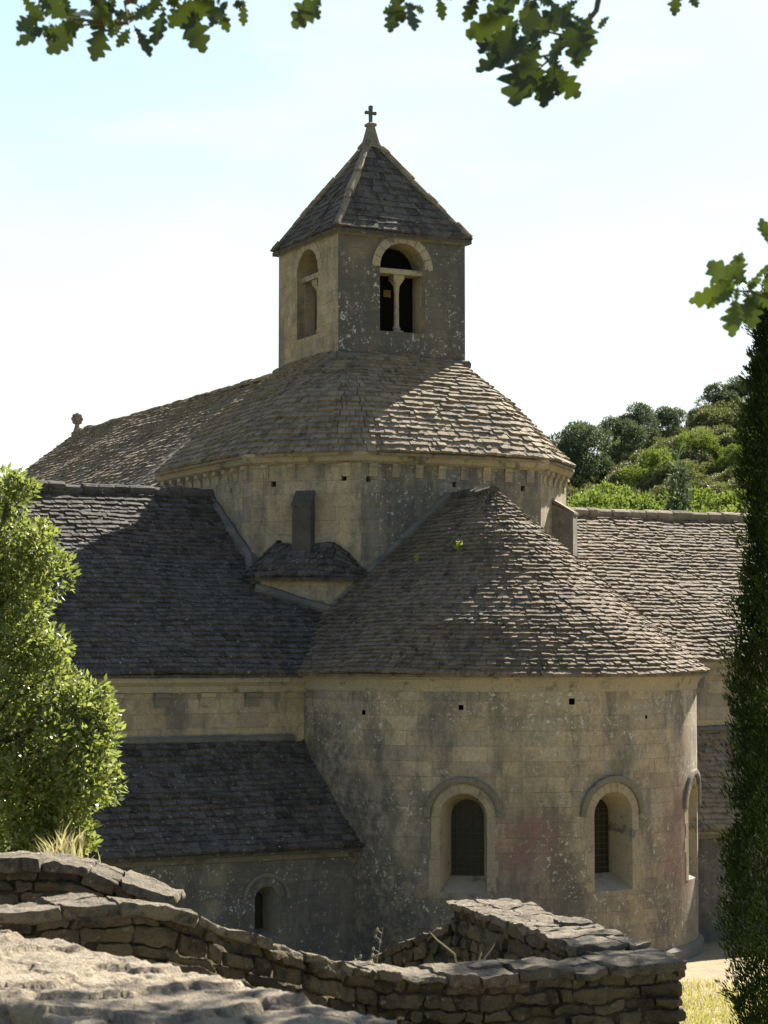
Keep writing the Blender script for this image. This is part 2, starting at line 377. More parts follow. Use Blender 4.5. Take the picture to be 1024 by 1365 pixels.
def deck(mb, lower, upper, d=.1, tint=.35):
    n = len(lower); A = [Vector(p) - Vector((0,0,d*.4)) for p in lower]; B = [Vector(p) - Vector((0,0,d*.4)) for p in upper]
    rings = []
    for a, b in zip(A, B): rings.append([a, b, b - Vector((0,0,d)), a - Vector((0,0,d))])
    mb.loft(rings, tint=tint)
def line(a, b, n):
    return [tuple(a[k] + (b[k]-a[k]) * i / n for k in range(3)) for i in range(n + 1)]
def ridge_cap(mb, a, b, w=.16, h=.11, seed=1, ln=.45):
    rg = random.Random(seed); a = Vector(a); b = Vector(b); d = (b - a); L = d.length; d.normalize(); s = d.cross(Vector((0,0,1))).normalized(); up = s.cross(d)
    x = 0
    while x < L:
        l = min(L - x, ln * rg.uniform(.6, 1.4)); q = rg.uniform(.85, 1.2); dz = rg.uniform(-.025, .03); rings = []
        for t, k in ((0, .93), (.06, 1), (l - .05, 1), (l - .01, .94)):
            c = a + d * (x + t) + up * dz
            rings.append([c + s*(w*k*q*math.cos(g)) + up*(h*k*q*math.sin(g) - .03 + .012*rg.random()) for g in [R(-35), R(0), R(32), R(64), R(90), R(116), R(148), R(180), R(215)]])
        mb.loft(rings, tint=rg.uniform(.25, .75)); x += l
def fillet(mb, pts, w, h, seed=0):
    """rough mortar fillet along a path"""
    rg = random.Random(seed); P = [Vector(p) for p in pts]; Q = []
    for i in range(len(P) - 1):
        n = max(1, int((P[i+1]-P[i]).length / .3))
        Q += [P[i].lerp(P[i+1], k/n) for k in range(n)]
    Q.append(P[-1])
    mb.tube(Q, [w * rg.uniform(.8, 1.2) for _ in Q], 7, tint=.5)

def arch(r, spring, bottom, n=14):
    """arch outline (x, z), closed polygon, counter-clockwise"""
    return [(-r, bottom), (r, bottom)] + [(r * math.cos(math.pi*i/n), spring + r * math.sin(math.pi*i/n)) for i in range(n + 1)]

# --- crossing (octagonal lantern)
H8, K8 = 4.4, 2.45
OCT = [(H8,-K8),(H8,K8),(K8,H8),(-3.4,H8),(-H8,3.4),(-H8,-3.4),(-3.4,-H8),(K8,-H8)]
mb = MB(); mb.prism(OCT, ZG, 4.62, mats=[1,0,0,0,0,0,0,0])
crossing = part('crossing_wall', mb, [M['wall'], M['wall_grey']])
cut = MB()
def hole_at(cut, p, n, s=.13, d=.5):
    p = Vector(p); n = Vector(n).normalized(); t = Vector((0,0,1)).cross(n); z = Vector((0,0,1))
    f = lambda a, b, c: p + t*a + z*b + n*c - Vector(OFF)
    cut.extrude([(-s/2,-s/2),(s/2,-s/2),(s/2,s/2),(-s/2,s/2)], f, (-d, .2), m=2)
nch = (.7071, -.7071, 0)
for q in ((2.85,-4.0,3.95,nch),(2.95,-3.9,2.55,nch),(4.1,-2.75,4.05,nch),(4.4,-2.25,4.02,(1,0,0)),(4.4,.05,3.98,(1,0,0)),(4.4,1.95,3.95,(1,0,0)),(1.2,-4.4,3.9,(0,-1,0)),(-.8,-4.4,3.9,(0,-1,0))):
    hole_at(cut, q[:3], q[3])
boolean(crossing, cut, [M['wall'], M['wall_grey'], M['hole']])
def off_poly(poly, d):
    out = []; n = len(poly)
    for i in range(n):
        a, b, c = Vector(poly[i-1]), Vector(poly[i]), Vector(poly[(i+1) % n])
        n1 = Vector(((b-a).y, -(b-a).x)).normalized(); n2 = Vector(((c-b).y, -(c-b).x)).normalized()
        m = (n1 + n2); m = m / m.length_squared * 2 * d
        out.append((b.x + m.x, b.y + m.y))
    return out
mb = MB()
c0, c1, c2 = off_poly(OCT, .03), off_poly(OCT, .13), off_poly(OCT, .2)
mb.loft([[(x,y,4.40) for x,y in c0], [(x,y,4.46) for x,y in c1], [(x,y,4.60) for x,y in c2], [(x,y,4.66) for x,y in c2]])
part('cornice', mb, M['trim'], crossing)
def corbel_mb(p, n, w=.2, h=.32, d=.12):
    mb = MB(); p = Vector(p); n = Vector(n).normalized(); t = Vector((0,0,1)).cross(n); z = Vector((0,0,1))
    prof = [(-.02, 0), (d, 0), (d, -.09)] + [(d - (d-.03)*math.sin(a), -.09 - (h-.09)*(1-math.cos(a))) for a in (.4, .8, 1.2, 1.5708)] + [(-.02, -h)]
    mb.extrude(prof, lambda a, b, c: p + n*a + z*b + t*c, (-w/2, w/2)); return mb
def corbels(poly, i0, parent, z, sp, mat, dd=.12):
    n = len(poly)
    for i in i0:
        a = Vector((*poly[i], z)); b = Vector((*poly[(i+1) % n], z)); L = (b-a).length; k = max(1, round(L / sp)); nn = Vector(((b-a).y, -(b-a).x, 0))
        for j in range(k):
            part('corbel', corbel_mb(a.lerp(b, (j + .5) / k), nn, d=dd), mat, parent)
corbels(OCT, (0, 7), crossing, 4.41, .62, M['wall'], .065); corbels(OCT, (1, 6), crossing, 4.41, .58, M['trim'], .13)

low = off_poly(OCT, .30); K2 = 1.45
upp = [(1.74,-K2),(1.74,K2),(K2,1.74),(-K2,1.74),(-1.74,K2),(-1.74,-K2),(-K2,-1.74),(K2,-1.74)]
def loop3(poly, z, cutf):
    out = []; n = len(poly); poly = poly[5:] + poly[:5]
    for i in range(n):
        a, b, c = Vector((*poly[i-1], z)), Vector((*poly[i], z)), Vector((*poly[(i+1) % n], z))
        out += [b.lerp(a, cutf), (b*2 + b.lerp(a, cutf) + b.lerp(c, cutf))/4, b.lerp(c, cutf)]
    out.append(out[0]); return out
Lq, Uq = loop3(low, 4.66, .2), loop3(upp, 7.42, .2)
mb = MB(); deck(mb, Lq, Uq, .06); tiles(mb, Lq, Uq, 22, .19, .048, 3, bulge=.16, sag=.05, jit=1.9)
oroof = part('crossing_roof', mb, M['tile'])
mb = MB()
for s0, s1 in (((1,-1),(1,1)), ((-1,-1),(1,-1)), ((1,1),(-1,1))):
    fillet(mb, [(1.84*s0[0], 1.84*s0[1], 7.28), (1.84*s1[0], 1.84*s1[1], 7.28)], .12, .1, 5)
part('mortar_fillet', mb, M['mortar'], oroof)

# --- piers against the chamfers
for sg in (-1, 1):
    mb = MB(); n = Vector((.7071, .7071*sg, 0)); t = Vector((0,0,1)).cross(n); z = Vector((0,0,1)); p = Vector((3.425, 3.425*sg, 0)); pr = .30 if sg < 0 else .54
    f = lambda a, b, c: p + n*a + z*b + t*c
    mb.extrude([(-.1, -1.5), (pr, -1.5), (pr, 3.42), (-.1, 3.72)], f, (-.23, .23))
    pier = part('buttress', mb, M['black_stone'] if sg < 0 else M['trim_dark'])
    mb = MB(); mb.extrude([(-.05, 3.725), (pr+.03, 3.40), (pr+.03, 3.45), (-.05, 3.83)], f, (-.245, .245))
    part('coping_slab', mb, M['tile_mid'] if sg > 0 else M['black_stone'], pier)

# --- small chamber filling the corner by the north transept
mb = MB(); mb.prism([(4.46,-1.9),(2.0,-1.9),(2.0,-4.65),(3.6,-4.65),(4.25,-3.2),(4.46,-2.6)][::-1], -1.6, 1.74, mats=[0]*6)
box = part('corner_chamber', mb, M['wall'])
lo = [(4.62,-2.3,1.73),(4.62,-2.75,1.73),(4.42,-3.3,1.73),(3.72,-4.85,1.73),(2.4,-4.85,1.73)]
up = [(4.42,-2.42,1.86),(4.2,-2.62,2.2),(3.95,-2.95,2.52),(2.95,-3.95,2.52),(2.42,-4.42,1.86)]
mb = MB(); deck(mb, lo, up, .08); tiles(mb, lo, up, 6, .2, .035, 8, sag=.05, jit=1.8)
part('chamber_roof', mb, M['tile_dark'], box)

# --- bell tower
TW, TB, TT = 1.8, 6.2, 10.42
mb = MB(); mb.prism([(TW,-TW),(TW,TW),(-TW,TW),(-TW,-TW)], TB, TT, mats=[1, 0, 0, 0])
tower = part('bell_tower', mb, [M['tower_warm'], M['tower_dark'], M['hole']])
cut = MB(); cut.box((-1.12,-1.12,7.4-ZG), (1.12,1.12,10.2-ZG), m=2)
SPR, SILL, OR = 9.62, 8.0, .64
for k in range(4):
    a = k * math.pi / 2; n = Vector((math.cos(a), math.sin(a), 0)); t = Vector((0,0,1)).cross(n)
    f = lambda x, z, c, n=n, t=t: n*c + t*x + Vector((0,0,z - ZG))
    cut.extrude(arch(OR, SPR, SILL), f, (.5, 2.2), m=3)
boolean(tower, cut, [M['tower_warm'], M['tower_dark'], M['hole'], M['trim']])
for k in range(4):
    a = k * math.pi / 2; n = Vector((math.cos(a), math.sin(a), 0)); t = Vector((0,0,1)).cross(n); z = Vector((0,0,1))
    f = lambda x, b, c, n=n, t=t: n*c + t*x + Vector((0,0,b))
    mb = MB(); rg = random.Random(k); nv = 9                   # voussoirs, a hair proud of the wall
    for i in range(nv):
        a0, a1 = math.pi*i/nv + .012, math.pi*(i+1)/nv - .012
        pr = [(OR*math.cos(b), SPR + OR*math.sin(b)) for b in np.linspace(a0, a1, 4)] + [((OR+.22)*math.cos(b), SPR + (OR+.22)*math.sin(b)) for b in np.linspace(a1, a0, 4)]
        mb.extrude(pr, f, (TW - .1, TW + .012 + .006*rg.random()), tint=rg.uniform(.35, .65))
    part('arch_ring', mb, M['trim'], tower, fix=True)
    mb = MB(); mb.extrude([(-.72, 0), (.72, 0), (.72, .13), (-.72, .13)], lambda x, b, c: f(x, b + SPR - .13, c), (TW - .55, TW - .12), tint=.55)
    for sx in (-1, 1): mb.extrude([(sx*.66-.04, 0), (sx*.66+.04, 0), (sx*.66+.04, 1.47), (sx*.66-.04, 1.47)], lambda x, b, c: f(x, b + SILL, c), (TW - .5, TW - .22))
    part('lintel', mb, M['trim'], tower, fix=True)
    mb = MB(); cc = n * (TW - .34); prof = [(.13,0),(.13,.07),(.085,.1),(.11,.14),(.085,.18),(.07,.22),(.062,1.05),(.076,1.08),(.068,1.11),(.085,1.22),(.125,1.35),(.15,1.37),(.15,1.49)]
    rings = []
    for r, h in prof:
        m = 4 if (h < .08 or h > 1.3) else 12
        ring = []
        for i in range(12):
            g = 6.2832 * i / 12 + math.pi/4
            q = r * (1 if m == 12 else 1 / max(abs(math.cos(g)), abs(math.sin(g))))
            ring.append(cc + t*(q*math.cos(g)) + n*(q*math.sin(g)) + z*(SILL + h))
        rings.append(ring)
    mb.loft(rings); part('column', mb, M['trim'], tower, fix=True)
mb = MB(); rg = random.Random(4)
prof = [(.02,.62),(.12,.62),(.17,.56),(.2,.4),(.25,.2),(.33,.04),(.36,0),(.33,0)]
mb.loft([[(r*math.cos(6.2832*i/20), r*math.sin(6.2832*i/20) - .1, 8.35 + h) for i in range(20)] for r, h in prof], caps=False)
part('bell', mb, M['bronze'], tower, smooth=True)
mb = MB(); mb.box((-1.15,-.2,8.98), (1.15,0,9.16)); mb.box((-.75,-1.15,9.17), (-.6,1.15,9.3)); mb.box((.6,-1.15,9.17), (.75,1.15,9.3)); mb.box((-.1,-1.15,9.31), (.08,1.15,9.45))
mb.tube([(.5,-.55,7.6),(.2,.2,9.2)], .05, 6); mb.tube([(.5,.75,7.6),(.3,.3,9.2)], .05, 6)
part('bell_frame', mb, M['beam'], tower)
mb = MB()
def sq(h, z): return [(h,-h,z),(h,h,z),(-h,h,z),(-h,-h,z)]
mb.loft([sq(TW+.02, TT-.06), sq(TW+.06, TT), sq(TW+.09, TT+.07)])
part('cornice', mb, M['trim_dark'], tower)
mb = MB()
e0, top = TW + .13, 13.22
for k in range(4):
    a = R(90*k); rot = lambda x, y, z, a=a: (x*math.cos(a) - y*math.sin(a), x*math.sin(a) + y*math.cos(a), z)
    lo = [rot(e0, -e0 + 2*e0*i/6, TT+.09) for i in range(7)]; up = [rot(.05, -.05 + .1*i/6, top) for i in range(7)]
    deck(mb, lo, up, .09); tiles(mb, lo, up, 14, .25, .03, 30 + k, bulge=-.06, sag=.03, jit=1.1)
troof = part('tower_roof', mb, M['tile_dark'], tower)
mb = MB()
for sx, sy in ((1,-1),(1,1),(-1,-1),(-1,1)):
    ridge_cap(mb, (sx*(e0-.03), sy*(e0-.03), TT+.13), (sx*.08, sy*.08, top + .03), .10, .09, 17 + sx + 2*sy, .4)
part('hip_stone', mb, M['tile'], tower)
mb = MB(); mb.loft([sq(.24, top-.16), sq(.17, top+.0), sq(.10, top+.34), sq(.085, top+.42), sq(.12, top+.43), sq(.12, top+.50), sq(.06, top+.54)])
part('finial', mb, M['trim_dark'], tower)
mb = MB()
mb.extrude([(-.035,0),(.035,0),(.045,.26),(.15,.245),(.165,.29),(.15,.335),(.045,.32),(.05,.47),(0,.49),(-.05,.47),(-.045,.32),(-.15,.335),(-.165,.29),(-.15,.245),(-.045,.26)],
    lambda a, b, c: Vector((c, a, top + .5 + b)), (-.035, .035))
part('cross', mb, M['iron'], tower)

# --- choir and apse
def ap(a, r=APR): return (APC + r*math.cos(a), r*math.sin(a))
arc = [ap(math.pi*(i/96 - .5)) for i in range(97)]
mb = MB(); mb.prism([(3.9,-APR)] + arc + [(3.9,APR)], ZG - .3, -.62)
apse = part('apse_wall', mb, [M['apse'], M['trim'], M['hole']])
WIN = [R(-37.5), R(3.3), R(43.5)]
def bend(a, x, z, d):                       # point on the drum: x along the wall, d outwards
    g = a + x / APR; r = APR + d
    return Vector((APC + r*math.cos(g), r*math.sin(g), z))
W_SPR, W_BOT, W_R = -3.44, -5.0, .49
cut = MB()
for a in WIN:
    n = Vector((math.cos(a), math.sin(a), 0)); t = Vector((-math.sin(a), math.cos(a), 0)); c0 = Vector((APC, 0, -ZG))
    def ring(r, spr, bot, d): return [c0 + n*(APR + d) + t*x + Vector((0,0,z)) for x, z in arch(r, spr, bot)]
    cut.loft([ring(W_R+.02, W_SPR, W_BOT-.02, .12), ring(W_R, W_SPR, W_BOT, -.02), ring(.35, W_SPR-.02, W_BOT+.3, -.62), ring(.35, W_SPR-.02, W_BOT+.3, -.9)], m=1)
for g, z, s in ((R(-38), -1.17, .10), (R(-9), -1.05, .13), (R(-66), -1.3, .10), (R(15), -1.4, .07)):
    p = bend(g, 0, z, 0); hole_at(cut, p, (math.cos(g), math.sin(g), 0), s, .4)
boolean(apse, cut, [M['apse'], M['trim'], M['hole']])
for wi, a in enumerate(WIN):
    n = Vector((math.cos(a), math.sin(a), 0)); t = Vector((-math.sin(a), math.cos(a), 0)); c0 = Vector((APC, 0, 0))
    f = lambda x, z, d: c0 + n*(APR + d) + t*x + Vector((0,0,z))
    mb = MB(); mb.extrude(arch(.36, W_SPR-.02, W_BOT+.29), f, (-.72, -.68)); gl = part('window_glass', mb, M['void'], apse, fix=True)
    mb = MB()
    for x in (-.23, -.08, .08, .23): mb.tube([f(x, W_BOT+.3, -.665), f(x, W_SPR + math.sqrt(max(0,.34**2 - x*x)), -.665)], .0045, 5)
    zz = W_BOT + .42; rg2 = random.Random(wi)
    while zz < W_SPR + .3:
        hw = .345 if zz < W_SPR else math.sqrt(max(.0, .345**2 - (zz-W_SPR)**2))
        mb.tube([f(-hw, zz, -.66), f(hw, zz, -.66)], .0045, 5); zz += rg2.uniform(.10, .15)
    part('window_grille', mb, M['lead'], apse)
    rg = random.Random(wi + 3); mb = MB(); nv = 11
    for i in range(nv):
        a0, a1 = math.pi*i/nv + .008, math.pi*(i+1)/nv - .008
        pr = [(W_R+.005, b) for b in np.linspace(a0, a1, 4)] + [(W_R+.185, b) for b in np.linspace(a1, a0, 4)]
        mb.extrude([(r*math.cos(b), W_SPR + r*math.sin(b)) for r, b in pr], lambda x, z, d: bend(a, x, z, d), (-.03, .008 + .006*rg.random()), tint=rg.uniform(.35, .62))
    z0 = W_BOT
    while z0 < W_SPR - .05:                  # jamb blocks
        z1 = min(W_SPR - .005, z0 + rg.uniform(.26, .36))
        for sx in (-1, 1):
            w = rg.choice((.17, .19, .24)); x0, x1 = sorted((sx*(W_R+.005), sx*(W_R+w)))
            mb.extrude([(x0, z0), (x1, z0), (x1, z1-.006), (x0, z1-.006)], lambda x, z, d: bend(a, x, z, d), (-.03, .004 + .004*rg.random()), tint=rg.uniform(.2, .5))
        z0 = z1
    part('window_surround', mb, M['trim_apse'], apse, fix=True)
    mb = MB(); rings = []
    for i in range(25):
        b = math.pi * i / 24
        rings.append([bend(a, r*math.cos(b), W_SPR + r*math.sin(b) + 0, d) for r, d in ((.70,-.02),(.70,.05),(.74,.085),(.82,.085),(.84,.06),(.84,-.02))])
    mb.loft(rings); part('hood_mould', mb, M['trim_dark'], apse, fix=True)
    mb = MB(); mb.extrude([(-.02, -.0), (.02, -.0), (.02, .0), (-.02, .0)], f, (0, .001))
path = [(3.9,-1,0)] + [(APC, -1, 0)]
def apse_ring(r, z, n=64): return [(3.9,-r,z)] + [(APC + r*math.cos(math.pi*(i/n-.5)), r*math.sin(math.pi*(i/n-.5)), z) for i in range(n+1)] + [(3.9,r,z)]
mb = MB(); mb.loft([apse_ring(APR-.02,-.86), apse_ring(APR+.015,-.84), apse_ring(APR+.03,-.74), apse_ring(APR+.10,-.6), apse_ring(APR+.16,-.56), apse_ring(APR+.17,-.47)])
part('cornice', mb, M['trim'], apse)
mb = MB(); mb.loft([apse_ring(APR+.11, ZG-.3), apse_ring(APR+.11, ZG+.26), apse_ring(APR+.03, ZG+.33), apse_ring(APR-.05, ZG+.34)])
part('plinth', mb, M['mortar'], apse)
RZ = 3.66
lo = line((4.3,-APE,-.47), (APC,-APE,-.47), 4) + [(APC + APE*math.cos(math.pi*(i/40-.5)), APE*math.sin(math.pi*(i/40-.5)), -.47) for i in range(1, 40)] + line((APC,APE,-.47), (4.3,APE,-.47), 4)
up = line((4.3,-.02,RZ), (APC,-.02,RZ), 4) + [(APC + .04*math.cos(math.pi*(i/40-.5)), .04*math.sin(math.pi*(i/40-.5)), RZ) for i in range(1, 40)] + line((APC,.02,RZ), (4.3,.02,RZ), 4)
mb = MB(); deck(mb, lo, up, .05); tiles(mb, lo, up, 44, .17, .045, 11, sag=.06, jit=1.8)
aroof = part('apse_roof', mb, M['tile_mid'])
mb = MB(); ridge_cap(mb, (4.35,0,RZ+.02), (APC+.1,0,RZ+.02), .17, .13, 3, .28); part('ridge_cap', mb, M['tile_dark'], aroof)
sl = (RZ + .47) / APE
mb = MB()
fillet(mb, [(4.43,-.1,RZ+.02), (4.43,-2.5,RZ-2.5*sl+.06)], .13, .1, 2); fillet(mb, [(4.43,.1,RZ+.02), (4.43,2.6,RZ-2.6*sl+.06)], .1, .1, 4)
fillet(mb, [(4.49,-2.3,RZ-2.3*sl+.04), (4.36,-3.16,RZ-3.16*sl+.03)], .11, .1, 6)
part('mortar_fillet', mb, M['mortar'], aroof)

# --- transepts
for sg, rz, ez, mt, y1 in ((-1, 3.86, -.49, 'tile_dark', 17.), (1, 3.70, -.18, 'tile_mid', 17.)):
    mb = MB(); prof = [(-6, ZG-.3), (6, ZG-.3), (6, ez-.1), (0, rz-.18), (-6, ez-.1)]
    mb.extrude(prof, lambda a, b, c: Vector((a, sg*c, b)), (3.0, y1 - .3))
    tw_ = part('transept_wall', mb, M['wall'], fix=True)
    lo = line((6.22, sg*3.2, ez), (6.22, sg*y1, ez), 8); up = line((0, sg*3.2, rz), (0, sg*y1, rz), 8)
    lo2 = line((-6.22, sg*4.2, ez), (-6.22, sg*y1, ez), 8); up2 = line((0, sg*4.2, rz), (0, sg*y1, rz), 8)
    mb = MB(); deck(mb, lo, up, .06); tiles(mb, lo, up, 40, .17, .042, 40 + sg, sag=.06, jit=1.8)
    deck(mb, lo2, up2, .06); tiles(mb, lo2, up2, 31, .5, .036, 50 + sg, sag=.06)
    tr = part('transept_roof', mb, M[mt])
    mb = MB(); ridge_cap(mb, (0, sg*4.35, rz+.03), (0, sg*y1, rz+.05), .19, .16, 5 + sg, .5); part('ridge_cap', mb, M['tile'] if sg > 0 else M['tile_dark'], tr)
    mb = MB(); cw = [(5.95, ez-.42), (6.05, ez-.4), (6.07, ez-.27), (6.16, ez-.18), (6.17, ez-.06), (5.95, ez-.06)]
    mb.extrude(cw, lambda a, b, c: Vector((a, sg*c, b)), (4.2, y1 - .3)); part('cornice', mb, M['trim'], tw_, fix=True)
    for i, y in enumerate(np.arange(5.9, 12, 1.05)):
        part('corbel', corbel_mb((6.0, sg*y, ez-.41), (1,0,0), .34, .3, .1), M['trim'] if i % 2 else M['trim_dark'], tw_)
    if sg < 0:
        mb = MB(); slp = (rz-ez)/6.22
        fillet(mb, [(-.2,-4.44,rz+.05), (2.45,-4.44,rz-2.45*slp+.1), (3.4,-4.66,rz-3.4*slp+.06)], .15, .1, 9)
        fillet(mb, [(3.5,-4.74,rz-3.5*slp+.05), (4.33,-3.17,rz-4.33*slp+.09)], .14, .1, 12)
        part('mortar_fillet', mb, M['mortar'], tr)
    # chapel lean-to on the east side
    mb = MB(); mb.extrude([(5.5, ZG-.3), (7.86, ZG-.3), (7.86, -4.2), (5.5, -1.75)], lambda a, b, c: Vector((a, sg*c, b)), (3.8, y1 - .5))
    cw_ = part('chapel_wall', mb, [M['chapel'], M['trim_dark'], M['hole']], fix=True)
    if sg < 0:
        wy = -6.35
        cut = MB(); f = lambda x, z, d: Vector((7.86 + d, wy + x, z - ZG))
        cut.loft([[f(x, z, d) for x, z in arch(r, -5.15, b)] for r, b, d in ((.28,-5.92,.1),(.27,-5.9,-.01),(.1,-5.8,-.42),(.1,-5.8,-.7))], m=1)
        boolean(cw_, cut, [M['chapel'], M['trim_dark'], M['hole']])
        mb = MB(); f = lambda x, z, d: Vector((7.86 + d, wy + x, z)); mb.extrude(arch(.11, -5.15, -5.82), f, (-.52, -.48)); part('window_glass', mb, M['void'], cw_, fix=True)
        mb = MB(); rings = []
        for i in range(17):
            b = math.pi * i / 16
            rings.append([f(r*math.cos(b), -5.15 + r*math.sin(b), d) for r, d in ((.46,-.02),(.46,.03),(.5,.045),(.54,.03),(.54,-.02))])
        mb.loft(rings); part('hood_mould', mb, M['trim_dark'], cw_, fix=True)
    lo = line((8.1, sg*3.3, -4.14), (8.1, sg*(y1-.4), -4.14), 8); up = line((5.98, sg*3.3, -1.93), (5.98, sg*(y1-.4), -1.93), 8)
    mb = MB(); deck(mb, lo, up, .06); tiles(mb, lo, up, 19, .19, .05, 60 + sg, sag=.08, jit=2.6)
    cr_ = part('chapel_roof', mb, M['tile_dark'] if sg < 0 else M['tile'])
    mb = MB(); fillet(mb, [(6.03, sg*4.9, -1.9), (6.03, sg*(y1-.5), -1.9)], .09, .1, 21)
    part('mortar_fillet', mb, M['mortar'], cr_)
    mb = MB(); mb.extrude([(7.84,-4.36),(7.93,-4.34),(7.96,-4.24),(7.84,-4.22)], lambda a, b, c: Vector((a, sg*c, b)), (3.8, y1-.5)); part('cornice', mb, M['trim_dark'], cw_, fix=True)

# --- nave
NZ, NL = 7.80, -23.7
mb = MB(); mb.extrude([(-6.8, ZG-.3), (6.8, ZG-.3), (6.8, 2.2), (0, NZ-.2), (-6.8, 2.2)], lambda a, b, c: Vector((c, a, b)), (NL + .15, -3.))
nave = part('nave_wall', mb, M['wall'], fix=True)
mb = MB()
for sg in (-1, 1):
    lo = line((NL, sg*7.0, NZ-7.0*.8), (-1.9, sg*7.0, NZ-7.0*.8), 8); up = line((NL, 0, NZ), (-1.9, 0, NZ), 8)
    deck(mb, lo, up, .06); tiles(mb, lo, up, 46, .2 if sg < 0 else .6, .045, 70 + sg, sag=.1, jit=2.2)
nroof = part('nave_roof', mb, M['tile'])
mb = MB(); ridge_cap(mb, (NL, 0, NZ+.03), (-1.75, 0, NZ+.02), .16, .10, 9, .5); part('ridge_cap', mb, M['tile'], nroof)
mb = MB(); fx = NL + .25
mb.loft([[(fx+r*math.cos(6.2832*i/8), r*math.sin(6.2832*i/8), NZ+h) for i in range(8)] for r, h in ((.2,-.1),(.13,.1),(.08,.28),(.1,.31),(.06,.33))])
rg = random.Random(2)
for k in range(9):
    a = 6.2832*k/8; rr = .15 if k < 8 else 0; c = Vector((fx, rr*math.cos(a), NZ+.5+rr*math.sin(a))); q = .085 if k < 8 else .12
    mb.loft([[c + Vector((q*.8*math.cos(b)*math.sin(g), q*math.sin(b)*math.sin(g), q*math.cos(g))) for b in [6.2832*i/8 for i in range(8)]] for g in (.15, .8, 1.57, 2.3, 3.0)])
part('gable_finial', mb, M['tile'], nroof)

# ------------------------------------------------------------------ ground, path, hill
def sstep(x, a, b):
    t = np.clip((x - a) / (b - a), 0, 1); return t*t*(3-2*t)
def ground_h(x, y):
    x = np.asarray(x, float); y = np.asarray(y, float)
    near = -6.7 + 4.0 * (1 - sstep(y, 9.5, 22))
    hill = 22. * sstep(y + .25*x, 78, 190) * sstep(x, -34, 26) + 14 * sstep(y, 100, 220) * sstep(x, 16, 60)
    far = -10 * sstep(y, 260, 800)
    return near + hill + far
def grid(xs, ys, hf, amp=.06, sc=.6):
    X, Y = np.meshgrid(xs, ys); Z = hf(X, Y)
    if amp: Z = Z + amp * (fbm(np.stack([X, Y, 0*X], -1), sc, 4, 3) - .5) * 2
    n, m = len(xs), len(ys); V = np.stack([X, Y, Z], -1).reshape(-1, 3)
    i = np.arange((m-1)*(n-1)); r = i // (n-1); c = i % (n-1); a = r*n + c
    return V, np.stack([a, a+1, a+n+1, a+n], -1)
def grid_axis(lo, hi, fine0, fine1, st):
    a = list(np.arange(fine0, fine1 + .01, st)); x = fine0; s = st
    while x > lo: s *= 1.35; x -= s; a.insert(0, x)
    x = fine1; s = st
    while x < hi: s *= 1.35; x += s; a.append(x)
    return np.array(a)
k = NT('ground earth'); P = k.obj()
col = k.mix(k.ramp(k.noise(P, .35, 6, .7), .4, .6), (.17, .16, .06), (.30, .25, .14))
col = k.mix(k.ramp(k.noise(P, 3, 6, .7), .45, .65), col, (.09, .12, .03)); k.bump(k.noise(P, 8, 6, .7), .8, .05); M['ground'] = k.done(col, .95, .1)
V, Fq = grid(grid_axis(-1500, 1500, -40, 60, 2.), grid_axis(-300, 2500, -10, 60, 1.5), ground_h, .05)
gr = np_mesh('ground', V, Fq, np.full(len(Fq), .5), M['ground'], smooth=True); tag(gr, kind='structure')
M['hill'] = flat_mat('hill scrub soil', (.07, .085, .03), .95, .1, .6, .3)
V, Fq = grid(np.arange(-30, 90, 2.5), np.arange(62, 232, 2.5), lambda x, y: ground_h(x, y) + .15 - .7*(1 - sstep(y, 62, 70)), .5, .2)
tag(np_mesh('hill', V, Fq, np.full(len(Fq), .5), M['hill'], smooth=True), kind='structure')
k = NT('pale gravel'); P = k.obj(); col = k.mix(k.ramp(k.noise(P, 1.2, 7, .7), .35, .65), (.31, .25, .16), (.22, .175, .11)); col = k.mix(k.ramp(k.noise(P, 25, 4, .7), .35, .6, .5, 0), col, (.16, .13, .08))
k.bump(k.noise(P, 20, 5, .7), .7, .03); M['gravel'] = k.done(col, .95, .1)
V, Fq = grid(np.arange(2, 30, .5), np.arange(37., 49, .5), lambda x, y: ground_h(x, y) + .035 + .0*x, .02, 1)
tag(np_mesh('path', V, Fq, np.full(len(Fq), .5), M['gravel'], smooth=True), kind='structure')

